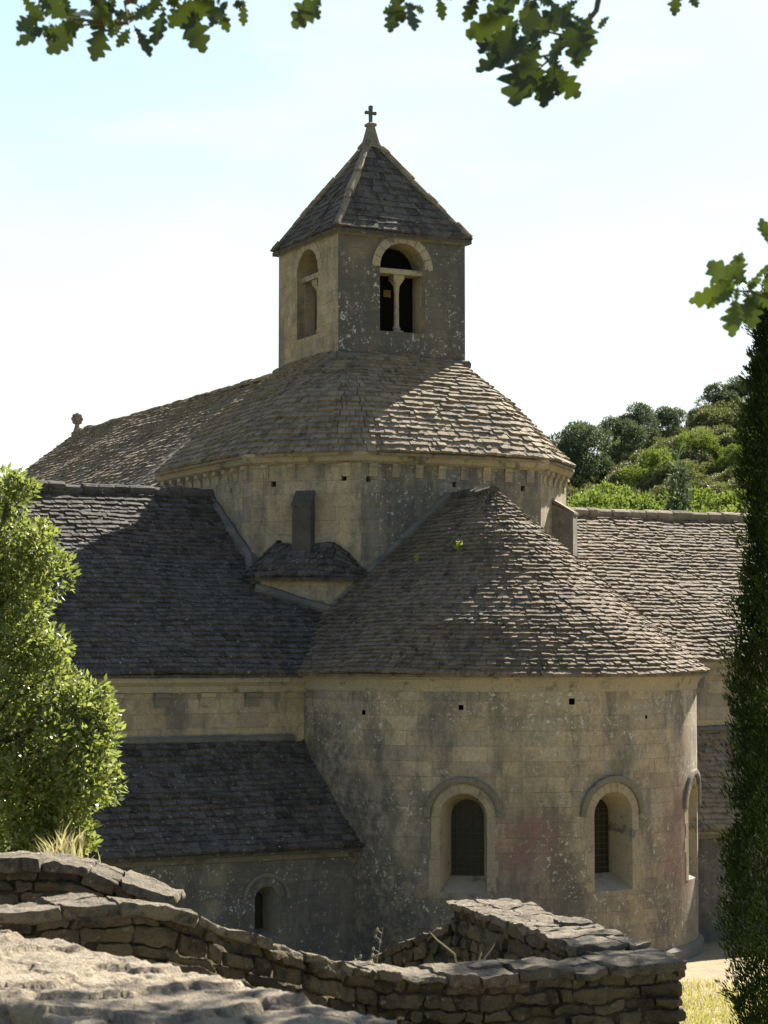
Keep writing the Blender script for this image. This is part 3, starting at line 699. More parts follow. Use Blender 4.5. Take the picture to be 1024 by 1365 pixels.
# ------------------------------------------------------------------ foreground rubble walls
M['rubble'] = plain_stone('rubble limestone', (.17, .13, .075), (.105, .085, .055), dark=(.028, .025, .02), dk=.58, lich=.4, sc=3., bump=.05, tint=.8, deep=.10)  # wall faces darkened in the base colour to read as shade
M['coping'] = plain_stone('lichened lit-tone coping stone', (.28, .23, .16), (.19, .16, .115), dark=(.045, .04, .033), dk=.45, lich=.6, sc=4., bump=.06, tint=.5, deep=.12, pit=.55)  # wall tops paled in the base colour to read as sunlit, plus lichen spots
M['slab'] = plain_stone('worn flat limestone', (.44, .365, .26), (.37, .305, .22), dark=(.10, .088, .07), dk=.22, lich=.5, sc=4.2, bump=.06, tint=.4, deep=.2, pit=.36)
def rubble(path, th, zb, res=.022, seed=1, cs=(.24, .115), amp=.055, cope=.03, strata=0., cope_cs=(.5, .3), wave=.03):
    """returns V, F, tint of a rubble wall along a path of (x, y, z_top); its rounded top carries flat coping stones"""
    P = np.array(path, float); d = np.linalg.norm(np.diff(P[:, :2], axis=0), axis=1); s = np.concatenate([[0], np.cumsum(d)])
    n = int(s[-1] / res); ss = np.linspace(0, s[-1], n)
    ctr = np.stack([np.interp(ss, s, P[:, i]) for i in range(3)], -1)
    kw = max(3, int(.25/res)) | 1
    pad = np.pad(ctr, ((kw//2, kw//2), (0, 0)), mode='edge'); ctr = np.stack([np.convolve(pad[:, i], np.ones(kw)/kw, 'valid') for i in range(3)], -1)
    tg = np.gradient(ctr[:, :2], axis=0); tg /= np.linalg.norm(tg, axis=1)[:, None] + 1e-9; nr = np.stack([tg[:, 1], -tg[:, 0]], -1)      # front normal (right of travel)
    m = 4; ss = np.concatenate([[ss[0]]*m, ss, [ss[-1]]*m]); ctr = np.concatenate([np.repeat(ctr[:1], m, 0), ctr, np.repeat(ctr[-1:], m, 0)]); nr = np.concatenate([np.repeat(nr[:1], m, 0), nr, np.repeat(nr[-1:], m, 0)])
    tk = np.ones(len(ss)); tk[:m] = np.linspace(.02, .8, m); tk[-m:] = np.linspace(.8, .02, m)
    ztop = ctr[:, 2]; hgt = float(ztop.max() - zb)
    nf = int(hgt / res); nt = max(6, int(th / res))
    prof = [(.5, -hgt + hgt*i/nf, 0) for i in range(nf)] + [(.5 - i/nt, 0, 1) for i in range(nt+1)] + [(-.5, -hgt*i/(nf//2), 2) for i in range(1, nf//2 + 1)]
    pr = np.array(prof); lat = pr[:, 0][None] * th * tk[:, None]; dz = np.repeat(pr[:, 1][None], len(ss), 0); side = pr[:, 2]
    X = ctr[:, None, 0] + nr[:, None, 0]*lat; Y = ctr[:, None, 1] + nr[:, None, 1]*lat; Z = ztop[:, None] + dz
    V = np.stack([X, Y, Z], -1)
    wv = (fbm(V, 1.6, 3, seed) - .5)
    aS = ss[:, None] + 0*lat; bS = np.where(side[None] == 1, lat, dz + 50 + 30*side[None])
    aw = aS + .25*(fbm(V, 2.5, 3, seed+5) - .5); bw = bS + .14*(fbm(V, 2.5, 3, seed+8) - .5)
    e1, i1 = cells(aw / cs[0], bw / cs[1], seed); e2, i2 = cells(aw / cope_cs[0], bw / cope_cs[1], seed + 3)
    tp = side[None] == 1
    edge = np.where(tp, e2, e1); idn = np.where(tp, i2, i1)
    fine = (fbm(V, 9, 4, seed + 2) - .5) + .55*(np.abs(fbm(V, 24, 3, seed + 7) - .5)*2 - .3)
    disp = np.clip(edge / .10, 0, 1)**.5 * amp * np.where(tp, .25, 1) + (idn - .5) * amp * np.where(tp, .35, 1.1) + fine * amp * np.where(tp, .55, 1.1)
    if cope:
        near_top = np.exp(-np.abs(dz) / .05) * (side[None] != 1); disp = disp + cope * np.where(near_top > .2, 1, 0)
    if strata:
        h = fbm(V * np.array([1, 1, 0]), 1.5, 5, seed + 11); h = h + .05*(fbm(V, 6, 3, seed+4) - .5); q = np.floor(h * 14) / 14; lq_ = (aS + .9*(fbm(V*np.array([1, 1, 0]), 2.0, 5, seed+21) - .5))/.36; tilt = (aw - np.round(aw/cope_cs[0])*cope_cs[0])*(i2 - .5)*.10; disp = np.where(tp, (i2 - .5)*.014 + tilt*.5 - .020*(np.floor(lq_) - lq_) - .012 + (q - .5)*strata*.35 + fine*.026 - .028*np.clip(1 - e2/.045, 0, 1), disp)
    nx = np.where(side[None] == 0, 1., np.where(side[None] == 2, -1., 0)) ; nz = np.where(tp, 1., 0.)
    # round the arris
    rnd = np.exp(-((.5 - np.abs(pr[:, 0]))[None] * th / .02)) * tp; nx = nx + np.sign(lat) * .25 * rnd
    V[..., 0] += nr[:, None, 0]*nx*disp*tk[:, None]; V[..., 1] += nr[:, None, 1]*nx*disp*tk[:, None]; V[..., 2] += nz*disp
    V[..., :2] += (wv * wave)[..., None] * nr[:, None, :]; V[..., 2] += wv * wave * tp
    N, Q = V.shape[:2]; ii = np.arange((N-1)*(Q-1)); r = ii // (Q-1); c = ii % (Q-1); a = r*Q + c
    F = np.stack([a, a+1, a+Q+1, a+Q], -1)
    tint = .5 + (idn - .5)*.55 - .9*np.clip(1 - edge/.13, 0, 1)*np.where(tp, .45, 1)
    return V.reshape(-1, 3), F, np.clip(tint, 0, 1).ravel()
def join(parts):
    Vs, Fs, Ts, o = [], [], [], 0
    for V, F, T in parts: Vs.append(V); Fs.append(F + o); Ts.append(T); o += len(V)
    return np.concatenate(Vs), np.concatenate(Fs), np.concatenate(Ts)
def stone_wall_thing(name, walls, label, base):
    t = tag(empty(name, base), label, 'wall', 'rubble walls of the terrace')
    V, F, T = join([w[0] for w in walls]); np_mesh('rubble_face', V, F, T, M['rubble'], t, base, point=True)
    V, F, T = join([w[1] for w in walls if w[1]]); np_mesh('coping', V, F, T, M['coping'], t, base, point=True)
def wall_thing(name, parts, mat, label, base):
    V, F, T = join(parts)
    o = np_mesh(name, V, F, T, mat, off=base, smooth=False, point=True); o.location = base
    return tag(o, label, 'wall', 'rubble walls of the terrace')
wall_thing('parapet_wall', [rubble([(-2.9,8.68,-.9),(-1.63,7.0,-.92),(-.7,5.8,-.93),(.1,4.75,-.95),(.8,3.8,-.97)], .66, -2.8, .0115, 21, (.3,.12), .04, 0., strata=.075, cope_cs=(.40,.24), wave=.03)],
    M['slab'], 'broad flat-topped pale stone parapet nearest the camera, dappled with leaf shade', (-1., 6.2, -2.8))
NQ = 10; _t = np.linspace(-1, 1, NQ); _A, _B = np.meshgrid(_t, _t, indexing='ij'); _o = np.ones_like(_A)
CUBE = np.concatenate([np.stack(q, -1).reshape(-1, 3) for q in ((_A, _B, _o), (_B, _A, -_o), (_B, _o, _A), (_A, -_o, _B), (_o, _A, _B), (-_o, _B, _A))])
_i = np.arange((NQ-1)**2); _r, _c = _i // (NQ-1), _i % (NQ-1); _q = np.stack([_r*NQ + _c, (_r+1)*NQ + _c, (_r+1)*NQ + _c + 1, _r*NQ + _c + 1], -1)
CUBE_F = np.concatenate([_q + NQ*NQ*k for k in range(6)])
def stone_wall(path, th, zb, seed, course=(.045, .105), length=(.07, .25), cope_len=(.10, .34), cope_h=(.03, .055), over=.022, cope=True, rough=.027, back=True):
    """a wall of separate rough stones in courses, capped by slabs that span its thickness"""
    rg = np.random.default_rng(seed); P = np.array(path, float); d = np.linalg.norm(np.diff(P[:, :2], axis=0), axis=1); S_ = np.concatenate([[0], np.cumsum(d)]); LN = S_[-1]
    sm = np.linspace(0, LN, 200); ctr = np.stack([np.interp(sm, S_, P[:, i]) for i in range(3)], -1); kw = 15; pad = np.pad(ctr, ((7, 7), (0, 0)), mode='reflect', reflect_type='odd'); ctr = np.stack([np.convolve(pad[:, i], np.ones(kw)/kw, 'valid') for i in range(3)], -1)
    tg = np.gradient(ctr[:, :2], axis=0); tg /= np.linalg.norm(tg, axis=1)[:, None]
    ext = 1.0
    def place(sl, lat, dz):
        sc = np.clip(sl, 0, LN); x, y, z = (np.interp(sc, sm, ctr[:, i]) for i in range(3)); tx, ty = np.interp(sc, sm, tg[:, 0]), np.interp(sc, sm, tg[:, 1]); ex = sl - sc
        return np.stack([x + ty*lat + tx*ex, y - tx*lat + ty*ex, z + dz], -1)
    parts = []; copes = []; dest = [parts]
    def stone(s0, s1, l0, l1, z0, z1, sk=.16, rnd=.05, amp=rough):
        p = CUBE.copy(); h = np.array([(s1-s0)/2, (l1-l0)/2, (z1-z0)/2]); c = np.array([(s0+s1)/2, (l0+l1)/2, (z0+z1)/2])
        J = rg.uniform(-sk, sk, (8, 3)); w = np.ones(len(p)); add = np.zeros_like(p)
        for k in range(8):
            sg = np.array([1 if k & 1 else -1, 1 if k & 2 else -1, 1 if k & 4 else -1]); wk = np.prod((1 + sg*p)/2, axis=1); add += wk[:, None]*J[k]
        q4 = p**4; p = p*(1 - rnd*(np.roll(q4, 1, 1) + np.roll(q4, 2, 1))) + add
        p = p*h + c; W = place(p[:, 0], p[:, 1], p[:, 2])
        nz = np.stack([fbm(W + o, 12, 3, seed) - .5 for o in (0, 31.7, 67.1)], -1); nz2 = np.stack([np.abs(fbm(W + o, 42, 2, seed + 3) - .5) - .12 for o in (0, 13.7, 29.)] , -1)
        W = W + nz*amp*2 + nz2*amp*np.array([.8, .8, 1.1])
        dest[0].append((W, CUBE_F, np.full(len(W), np.clip(rg.normal(.5, .17), .12, .9))))
    hmax = float(P[:, 2].max() - zb)
    n = 40; ss = np.linspace(.02, LN - .02, n); ring = []
    for q in ss: ring.append(np.concatenate([place(np.array([q]*4), np.array([th/2-.026, -th/2+.026, -th/2+.026, th/2-.026]), np.array([-.012, -.012, -hmax, -hmax]))]))
    V = np.concatenate(ring); F = [[k*4+i, k*4+(i+1) % 4, (k+1)*4+(i+1) % 4, (k+1)*4+i] for k in range(n-1) for i in range(4)] + [[0,1,2,3],[4*n-1,4*n-2,4*n-3,4*n-4]]
    parts.append((V, np.array(F), np.full(len(V), .3)))
    z = 0.
    if cope:
        z = -cope_h[0]*.9; s0 = 0.
        while s0 < LN:
            s1 = min(LN, s0 + rg.uniform(*cope_len)); s1 = LN if LN - s1 < .12 else s1; up = rg.uniform(-.006, .012); g = rg.uniform(.001, .006)
            e = over if s0 == 0 else 0; f = over if s1 == LN else 0
            e0, e1 = -th/2 - over*rg.uniform(.2, 1.6), th/2 + over*rg.uniform(.2, 1.6); m_ = rg.uniform(-.25, .25)*th
            cuts = [e0, e1] if rg.random() < .25 else [e0, m_, e1]
            dest[0] = copes
            for l0, l1 in zip(cuts[:-1], cuts[1:]): stone(s0 + g - e, s1 - g + f, l0 + .002, l1 - .002, -rg.uniform(*cope_h), up + rg.uniform(-.008, .010), .08, .03, rough*.8)
            dest[0] = parts; s0 = s1
    while z > -hmax:
        h = rg.uniform(*course)*(1.0 if z > -.6 else 1.9); s0 = 0.
        while s0 < LN:
            s1 = min(LN, s0 + rg.uniform(*length)*(1.0 if z > -.6 else 1.5)); s1 = LN if LN - s1 < .1 else s1; g = rg.uniform(.002, .007); dp = rg.uniform(-.016, .012)
            zz0, zz1 = z - h + rg.uniform(.002, .008), z - rg.uniform(.001, .006)
            if s0 == 0 or s1 == LN: stone(s0 + g, s1 - g, -th/2 - dp, th/2 + dp, zz0, zz1)
            else:
                stone(s0 + g, s1 - g, th/2 - .14, th/2 + dp, zz0, zz1)
                if back and z > -.5: stone(s0 + g, s1 - g, -th/2 - dp, -th/2 + .14, zz0, zz1)
            s0 = s1
        z -= h
    return join(parts), (join(copes) if copes else None)
stone_wall_thing('terrace_wall', [stone_wall([(-3.6,8.75,-1.06),(-1.57,8.78,-1.07),(-1.16,8.98,-1.04),(-1.02,9.03,-1.06),(-.69,9.28,-1.225),(-.44,9.58,-1.36),(-.22,9.88,-1.465),(.3,10.12,-1.525),(.9,10.28,-1.51),(1.40,10.42,-1.50)], .36, -3.4, 5),
    stone_wall([(1.18,10.95,-1.505),(1.0,11.5,-1.50),(.57,12.8,-1.49)], .38, -4.2, 9), stone_wall([(1.33,10.60,-1.53),(1.2,10.95,-1.53)], .36, -4.2, 10),
    stone_wall([(.56,12.80,-1.62),(.44,13.0,-1.70),(.22,13.5,-1.86),(.02,14.0,-2.03),(-.3,14.7,-2.3)], .40, -4.8, 12, cope=False)],
    'long rubble wall whose coping slopes down to a corner and turns back toward the apse', (0, 10.3, -3.4))
stone_wall_thing('stair_wall', [stone_wall([(-4.5,12.1,-1.17),(-2.19,12.15,-1.18),(-1.78,12.15,-1.19),(-1.5,12.15,-1.28),(-1.21,12.15,-1.39)], .42, -4.2, 31, over=.04)],
    'short rubble wall with sunlit sloping coping ending below the evergreen tree', (-2.5, 12.15, -4.2))

# ------------------------------------------------------------------ vegetation
def leaves(cent, dirs, L, Wd, rg, fold=.25, droop=0.):
    """one bent rhombus per leaf: base, two sides, tip"""
    n = len(cent); d = dirs / (np.linalg.norm(dirs, axis=1)[:, None] + 1e-9)
    r = rg.normal(size=(n, 3)); s = np.cross(d, r); s /= np.linalg.norm(s, axis=1)[:, None] + 1e-9; u = np.cross(s, d)
    L = L * rg.uniform(.6, 1.25, n)[:, None]; Wd = Wd * rg.uniform(.7, 1.2, n)[:, None]
    b = cent; t = cent + d*L; mid = cent + d*L*.5 + u*(L*fold*.3)
    V = np.stack([b, mid + s*Wd*.5, t, mid - s*Wd*.5], 1).reshape(-1, 3)
    return V, np.arange(4*n).reshape(-1, 4)
def clump_pts(cl, n, rg, shell=.55):
    """points and outward directions spread over a list of ellipsoid clumps (x, y, z, rx, ry, rz)"""
    cl = np.array(cl, float); w = (np.maximum(cl[:, 3]*cl[:, 5], .02*cl[:, 3].max()**2)); k = rg.choice(len(cl), n, p=w/w.sum())
    v = rg.normal(size=(n, 3)); v /= np.linalg.norm(v, axis=1)[:, None]
    rad = (shell + (1-shell)*rg.random(n)**.6) * (1 + .22*(fbm(v + cl[k, :3]*3.1, 2.2, 3, 4) - .5)*2)
    p = cl[k, :3] + v*cl[k, 3:6]*rad[:, None]
    return p, v, k, rad
def crown(name, cl, n, L, Wd, mat, parent, seed, up=.3, shell=.5, off=(0,0,0)):
    rg = np.random.default_rng(seed); p, v, k, rad = clump_pts(cl, n, rg, shell)
    d = v + rg.normal(size=(n, 3))*.7 + np.array([0, 0, up])
    V, F = leaves(p, d, L, Wd, rg)
    return np_mesh(name, V, F, np.clip(rg.normal(.5, .22, n), 0, 1), mat, parent, off)
def tree_thing(name, loc, label, cat='tree', group=None): return tag(empty(name, loc), label, cat, group)
M['bark'] = flat_mat('bark', (.10, .075, .05), .95, .1, .6, 6)
M['holm'] = leaf_mat('evergreen oak leaves', (.035, .06, .018), (.22, .255, .09), .45, .38, .45, odd=(.24, .13, .05))
M['cyp'] = leaf_mat('cypress scales', (.010, .018, .007), (.042, .064, .017), .12, .95, .05, odd=(.16, .08, .03))
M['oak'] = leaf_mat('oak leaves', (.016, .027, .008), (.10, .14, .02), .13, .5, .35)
M['pine'] = leaf_mat('pine needles', (.045, .072, .045), (.09, .12, .068), .25, .7, .2)  # pine and scrub greens paled in colour to stand in for distance haze
M['scrub'] = leaf_mat('scrub leaves', (.065, .078, .032), (.155, .165, .075), .25, .6, .2)
M['fresh'] = leaf_mat('bright deciduous leaves', (.065, .10, .02), (.15, .195, .05), .35, .7, .1)
M['straw'] = leaf_mat('dry grass', (.28, .24, .15), (.44, .39, .27), .3, .7, .2)
M['green_grass'] = leaf_mat('grass blades', (.10, .13, .03), (.36, .33, .12), .4, .7, .2)
M['weed'] = leaf_mat('yellow green weed', (.25, .30, .05), (.42, .44, .10), .4, .6, .2)

def at(px, py, Y): return ((px - 512)/F_PX*Y*1.0, Y, -(py - 868)/F_PX*Y)

# evergreen oak at the left
t = tree_thing('holm_oak', (-4.2, 18.6, -5.9), 'leafy evergreen oak with glossy sunlit leaves rising at the left edge'); o3 = np.array(t.location)
cl = []
for px, py, r in ((2,690,46),(26,735,46),(45,770,42),(20,820,62),(50,840,36),(0,900,90),(60,905,52),(105,945,42),(125,985,36),(70,990,62),(100,1035,44),(60,1075,50),(105,1085,28),(72,735,22),(84,765,16),(98,868,20),(140,950,24),(150,990,20),(132,1040,24),(116,1110,20),(52,655,14),(20,1050,70),(85,1130,34),(20,1150,60),(-60,760,110),(-70,930,130),(-60,1080,120),(-160,820,140),(-160,1000,150),(40,1180,50)):
    for k in range(2 if px > -30 else 1):
        Y = 18.6 + (.45 if k else -.25) * random.uniform(.5, 1.4); x, y, z = at(px - 14*k - (9 if px > 90 else 0) - (24 if py < 880 else 0), py, Y); q = r/F_PX*Y
        cl.append((x, y, z, q, q*1.1, q))
rgl = random.Random(21); big_ = list(cl)
for k in range(230):
    b = rgl.choice(big_); a, u = rgl.random()*6.2832, rgl.uniform(-.9, .95); w = math.sqrt(1 - u*u); q = rgl.uniform(.06, .17); e = rgl.uniform(.82, 1.06)
    cl.append((b[0] + b[3]*w*math.cos(a)*e, b[1] + b[4]*w*math.sin(a)*e, b[2] + b[5]*u*e, q, q, q*rgl.uniform(.8, 1.5)))
cl = [(c[0], c[1], c[2], c[3]*(.88 if i < len(big_) else 1), c[4]*(.88 if i < len(big_) else 1), c[5]*(.88 if i < len(big_) else 1)) for i, c in enumerate(cl)]
crown('crown', cl, 50000, .070, .032, M['holm'], t, 1, .2, .6, tuple(o3))
mb = MB(); mb.tube([(-4.2,18.6,-6.0),(-4.1,18.6,-4.0),(-3.9,18.5,-2.0),(-3.5,18.4,0),(-3.3,18.4,1.3)], [.2,.16,.12,.07,.03], 8)
for px, py in ((105,945),(70,990),(60,905),(40,770),(85,1100),(-60,930)):
    e = at(px, py, 18.5); mb.tube([(-3.95,18.5,e[2]-1.0),(-3.6,18.5,e[2]-.4),e], [.06,.04,.012], 6)
mb.build('trunk', M['bark'], t, tuple(o3))

# cypress at the right
t = tree_thing('cypress_tree', (5.85, 30.0, ZG), 'tall dark columnar cypress rising along the right edge beside the church'); o3 = np.array(t.location)
rg = np.random.default_rng(5); n = 120000
hz = rg.random(n)**.9 * 12.3; an = rg.random(n)*6.2832
prof_h = [0,.6,1.3,3,6,8.5,10.4,11.6,12.4]; prof_r = [.3,.70,.88,.93,.80,.64,.55,.38,.05]
env = np.interp(hz, prof_h, prof_r)
cx_ = np.stack([np.cos(an)*1.6, np.sin(an)*1.6, hz*.9], -1)
lump = 1 + .42*(fbm(cx_, 1.3, 3, 2) - .5)*2 + .38*(fbm(cx_*np.array([1.5,1.5,2.2]), 2.6, 3, 9) - .5)*2
rr = env * lump * (.55 + .45*rg.random(n)**.5)
p = np.stack([rr*np.cos(an), rr*np.sin(an), hz + .25], -1)
d = np.stack([np.cos(an)*.55, np.sin(an)*.55, np.full(n, 1.)], -1) + rg.normal(size=(n, 3))*.3
nt_ = 190; th_ = rg.random(nt_)**.9*11.6; ta = rg.random(nt_)*6.2832; tr_ = np.interp(th_, prof_h, prof_r); kk = rg.integers(0, nt_, 11000); f_ = rg.random(11000)**.8
ln_ = rg.uniform(.12, .42, nt_)[kk]; rad_ = tr_[kk]*.82 + f_*ln_
p2 = np.stack([rad_*np.cos(ta[kk]), rad_*np.sin(ta[kk]), th_[kk] + .25 + f_*ln_*.9], -1) + rg.normal(size=(11000, 3))*(.055*(1 - .7*f_))[:, None]
d2 = np.stack([np.cos(ta[kk]), np.sin(ta[kk]), np.full(11000, 1.1)], -1) + rg.normal(size=(11000, 3))*.35
p = np.concatenate([p, p2]); d = np.concatenate([d, d2]); n = len(p)
V, Fq = leaves(p, d, .085, .022, rg); np_mesh('crown', V, Fq, np.clip(np.concatenate([rg.normal(.36, .2, n - 11000), .4 + .45*f_]), 0, 1), M['cyp'], t)
mb = MB(); mb.tube([(0,0,-.2),(0,0,3),(0,0,11)], [.2,.15,.03], 8); mb.build('trunk', M['bark'], t)

# oak whose boughs hang over the view: leaf sprays in sight, the rest of the crown above and beside the frame
oak = tree_thing('oak_tree', (5.6, 9.5, -3.), 'oak whose lobed leaves hang into view along the top edge and at the right'); oo = np.array(oak.location)
half = [(0,.0),(.06,.03),(.10,.02),(.16,.09),(.22,.16),(.26,.08),(.33,.17),(.42,.28),(.46,.14),(.54,.27),(.63,.32),(.67,.16),(.75,.24),(.83,.23),(.87,.10),(.95,.11),(1,.0)]
def oak_leaf(V, F, base, tip, nrm, rg, wf=1.):
    base = np.array(base); d = np.array(tip) - base; L = np.linalg.norm(d); d /= L; s = np.cross(nrm, d); s /= np.linalg.norm(s); u = np.cross(d, s); k = len(V)
    cup = rg.uniform(.1, .5); bend_ = rg.uniform(-.2, .15)
    m = len(half)
    for a, w in half: V.append(base + d*L*a + u*L*bend_*a*a)
    for sg in (1, -1):
        for a, w in half:
            w2 = w*wf*rg.uniform(.85, 1.15); V.append(base + d*L*(a - .05*w) + s*sg*L*w2 + u*L*(bend_*a*a + cup*w2*.6))
    for i in range(m - 1):
        F.append((k+i, k+i+1, k+m+i+1, k+m+i)); F.append((k+i+1, k+i, k+2*m+i, k+2*m+i+1))
SPR_ = [((62,20),(12,45)),((48,6),(14,30)),((98,25),(57,60)),((132,14),(116,70)),((160,0),(92,12)),((168,24),(150,52)),((172,20),(196,62)),((214,-4),(206,50)),((236,-6),(268,58)),((262,-14),(246,42)),((286,-6),(302,30)),((322,-14),(321,22)),((196,-14),(192,14)),((110,-20),(150,18)),((40,-22),(78,8)),((20,-18),(50,14)),((300,-10),(275,20)),((250,-16),(222,24)),((75,-10),(104,26)),((140,-16),(120,30)),
 ((430,-22),(387,22)),((405,-18),(425,12)),((532,-14),(522,33)),((520,-20),(540,16)),((546,-10),(551,30)),((586,-22),(592,14)),
 ((640,-22),(622,16)),((688,8),(624,36)),((682,24),(642,62)),((700,52),(641,92)),((694,18),(660,64)),((706,52),(688,130)),((716,64),(722,120)),((735,78),(777,120)),((742,70),(732,137)),((764,8),(780,72)),((792,2),(772,76)),((742,24),(690,48)),((756,30),(733,72)),((772,-4),(712,26)),((720,-18),(700,34)),((702,-20),(648,12)),((780,10),(796,48)),((710,30),(676,80)),((725,40),(700,95)),((740,-14),(765,28)),((665,-8),(690,30)),
 ((912,-30),(906,8)),((925,-26),(936,-2)),
 ((978,382),(925,400)),((986,386),(950,344)),((976,372),(944,392)),((992,374),(986,336)),((986,392),(977,444)),((1000,388),(1006,436)),((1006,372),(1034,346)),((1002,374),(972,352)),((1012,384),(1040,410)),((996,380),(1020,368)),((1030,322),(1019,288)),((1010,392),(992,420)),((984,382),(960,404))]
V, F = [], []; rg = np.random.default_rng(12); pr_ = random.Random(3)
for (b, e) in SPR_:
    Y = 5.2 + pr_.uniform(-.25, .25); p0 = np.array(at(*b, Y)); p1 = np.array(at(*e, Y + pr_.uniform(-.03, .03))); p1 = p0 + (p1 - p0)*1.02
    nr = np.array([rg.normal(0, .55), -1, rg.normal(0, .55)]); oak_leaf(V, F, p0, p1, nr, rg, rg.uniform(.8, 1.15))
    for _ in range(2 if b[1] < 12 else 1):
        g = pr_.uniform(-1.1, 1.1); dv = p1 - p0; q0 = p0 + rg.normal(0, .02, 3); q1 = q0 + pr_.uniform(.4, .75)*np.array([dv[0]*math.cos(g) - dv[2]*math.sin(g), pr_.uniform(-.03, .03), dv[0]*math.sin(g) + dv[2]*math.cos(g)])
        if b[1] < 12: q1[2] = max(q1[2], p1[2]*.35 + p0[2]*.65)
        oak_leaf(V, F, q0, q1, np.array([rg.normal(0, .7), -1, rg.normal(0, .7)]), rg, rg.uniform(.8, 1.2))
nvis = len(F)
for (n_, c_, r_) in ((2000, (4.55,15.4,3.5), (.95,1.1,.95)), (700, (6.2,15.6,3.9), (1.1,1.5,1.2)), (800, (2.35,8.5,2.25), (.5,.7,.5)), (650, (2.25,9.45,3.15), (.42,.5,.42)), (260, (2.3,10.4,3.75), (.45,.5,.4)), (700, (3.4,9.3,3.9), (1.1,1.4,.9)), (500, (1.2,6.6,3.4), (1.3,.9,.5)), (800, (5.2,10.8,4.3), (1.4,1.8,1.2))):
    for k in range(n_):                     # the crown above and right of the frame, the shade-giver
        while True:
            v = rg.normal(size=3); v /= np.linalg.norm(v); c = np.array(c_) + v*np.array(r_)*rg.random()**.45
            if abs(c[0]) < c[1]*.205 and c[2] < c[1]*.335: continue
            break
        d = rg.normal(size=3); d[2] -= .3; d *= rg.uniform(.08, .12) / np.linalg.norm(d); oak_leaf(V, F, c, c + d, rg.normal(size=3), rg)
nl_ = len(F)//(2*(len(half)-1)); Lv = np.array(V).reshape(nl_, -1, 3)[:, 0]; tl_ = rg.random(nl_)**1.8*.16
sprig = (Lv[:, 1] < 5.6) & (Lv[:, 0] > .7) & (Lv[:, 2] < 1.4); tl_[sprig] = (.35 + .65*rg.random(int(sprig.sum())))  # right sprig gets a brighter leaf tint to imitate sun on it
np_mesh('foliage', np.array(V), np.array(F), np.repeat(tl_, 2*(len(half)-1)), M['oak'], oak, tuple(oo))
mb = MB(); mb.tube([(5.6,9.5,-3.2),(5.5,9.5,-1),(5.2,9.3,1.2),(4.3,8.7,2.9),(2.8,7.6,3.9),(1.0,6.6,3.6)], [.26,.22,.19,.13,.08,.04], 10); mb.tube([(5.2,9.3,1.2),(5.9,11.5,2.6),(6.6,14.5,3.2)], [.16,.11,.04], 8); mb.tube([(5.9,11.5,2.6),(5.4,13.6,3.1),(4.6,15.3,3.5)], [.1,.06,.015], 7); mb.tube([(5.2,9.3,1.2),(3.6,8.8,1.9),(2.4,8.5,2.2)], [.1,.06,.012], 7); mb.tube([(4.3,8.7,2.9),(3.2,9.8,3.6),(2.3,10.6,4.0)], [.09,.05,.012], 7)
mb.build('trunk', M['bark'], oak, tuple(oo))
mb = MB()
def twig(pix, r0, Y=5.2): mb.tube([at(*p, Y) for p in pix], [1.5*r0*(1 - .75*i/(len(pix)-1)) for i in range(len(pix))], 5)
mb.tube([(1.0,6.6,3.6),(.75,5.6,2.6),at(812,-60,5.2)], [.035,.02,.008], 6); mb.tube([(1.9,7.1,3.75),(.3,5.8,2.8),at(300,-80,5.2)], [.035,.02,.008], 6); mb.tube([(5.3,9.4,.5),(2.4,6.6,.95),at(1090,400,5.2)], [.04,.02,.006], 6)
twig([(812,-60),(800,0),(770,38),(745,60),(700,68)], .006); twig([(745,60),(712,90)], .003); twig([(770,38),(735,30),(690,20)], .003); twig([(745,60),(742,90)], .003)
twig([(300,-80),(160,-10),(165,18),(110,14),(60,8)], .006); twig([(165,18),(60,22)], .003); twig([(300,-80),(250,-30),(235,0)], .004); twig([(165,12),(200,0)], .003); twig([(300,-80),(322,-10)], .004); twig([(300,-80),(430,-40),(530,-30),(590,-30)], .004)
twig([(1090,400),(1030,388),(985,384)], .005); twig([(1090,400),(1045,340),(1030,320)], .003); twig([(812,-60),(915,-40)], .004)
mb.build('twig', M['bark'], oak, tuple(oo))

# hill trees
def proto_crown(kind, seed):
    rg = random.Random(seed); cl = []
    if kind == 'pine':
        for k in range(11): a = rg.random()*6.28; q = rg.random()**.5; cl.append((1.7*q*math.cos(a), 1.7*q*math.sin(a), 4.1 + 1.0*(1-q*q) + rg.uniform(-.5,.4), rg.uniform(.7,1.1), rg.uniform(.7,1.1), rg.uniform(.5,.8)))
        for k in range(5): a = rg.random()*6.28; cl.append((1.3*math.cos(a), 1.3*math.sin(a), rg.uniform(2.,3.4), .8, .8, .6))
        return cl, 8000, .26, .08, 'pine'
    if kind == 'fresh':
        for k in range(16): a = rg.random()*6.28; q = rg.random()**.5; cl.append((2.2*q*math.cos(a), 2.2*q*math.sin(a), 3.0 + 2.6*(1-q*q)*rg.random() + rg.uniform(-1.2,.8), rg.uniform(.6,1.1), rg.uniform(.6,1.1), rg.uniform(.6,1.0)))
        return cl, 9500, .18, .11, 'fresh'
    if kind == 'scrub':
        for k in range(10): a = rg.random()*6.28; q = rg.random()**.5; cl.append((1.5*q*math.cos(a), 1.5*q*math.sin(a), .9 + 1.1*(1-q*q) + rg.uniform(-.3,.3), rg.uniform(.5,.9), rg.uniform(.5,.9), rg.uniform(.45,.7)))
        return cl, 6000, .16, .08, 'scrub'
    if kind == 'cypress':
        for k in range(16): f = k/15; q = .95*(1-f)**.8 + .1; cl.append((rg.uniform(-.2,.2)*q, rg.uniform(-.2,.2)*q, .6 + 6.2*f, q, q, .6))
        return cl, 4200, .3, .08, 'pine'
protos = {}
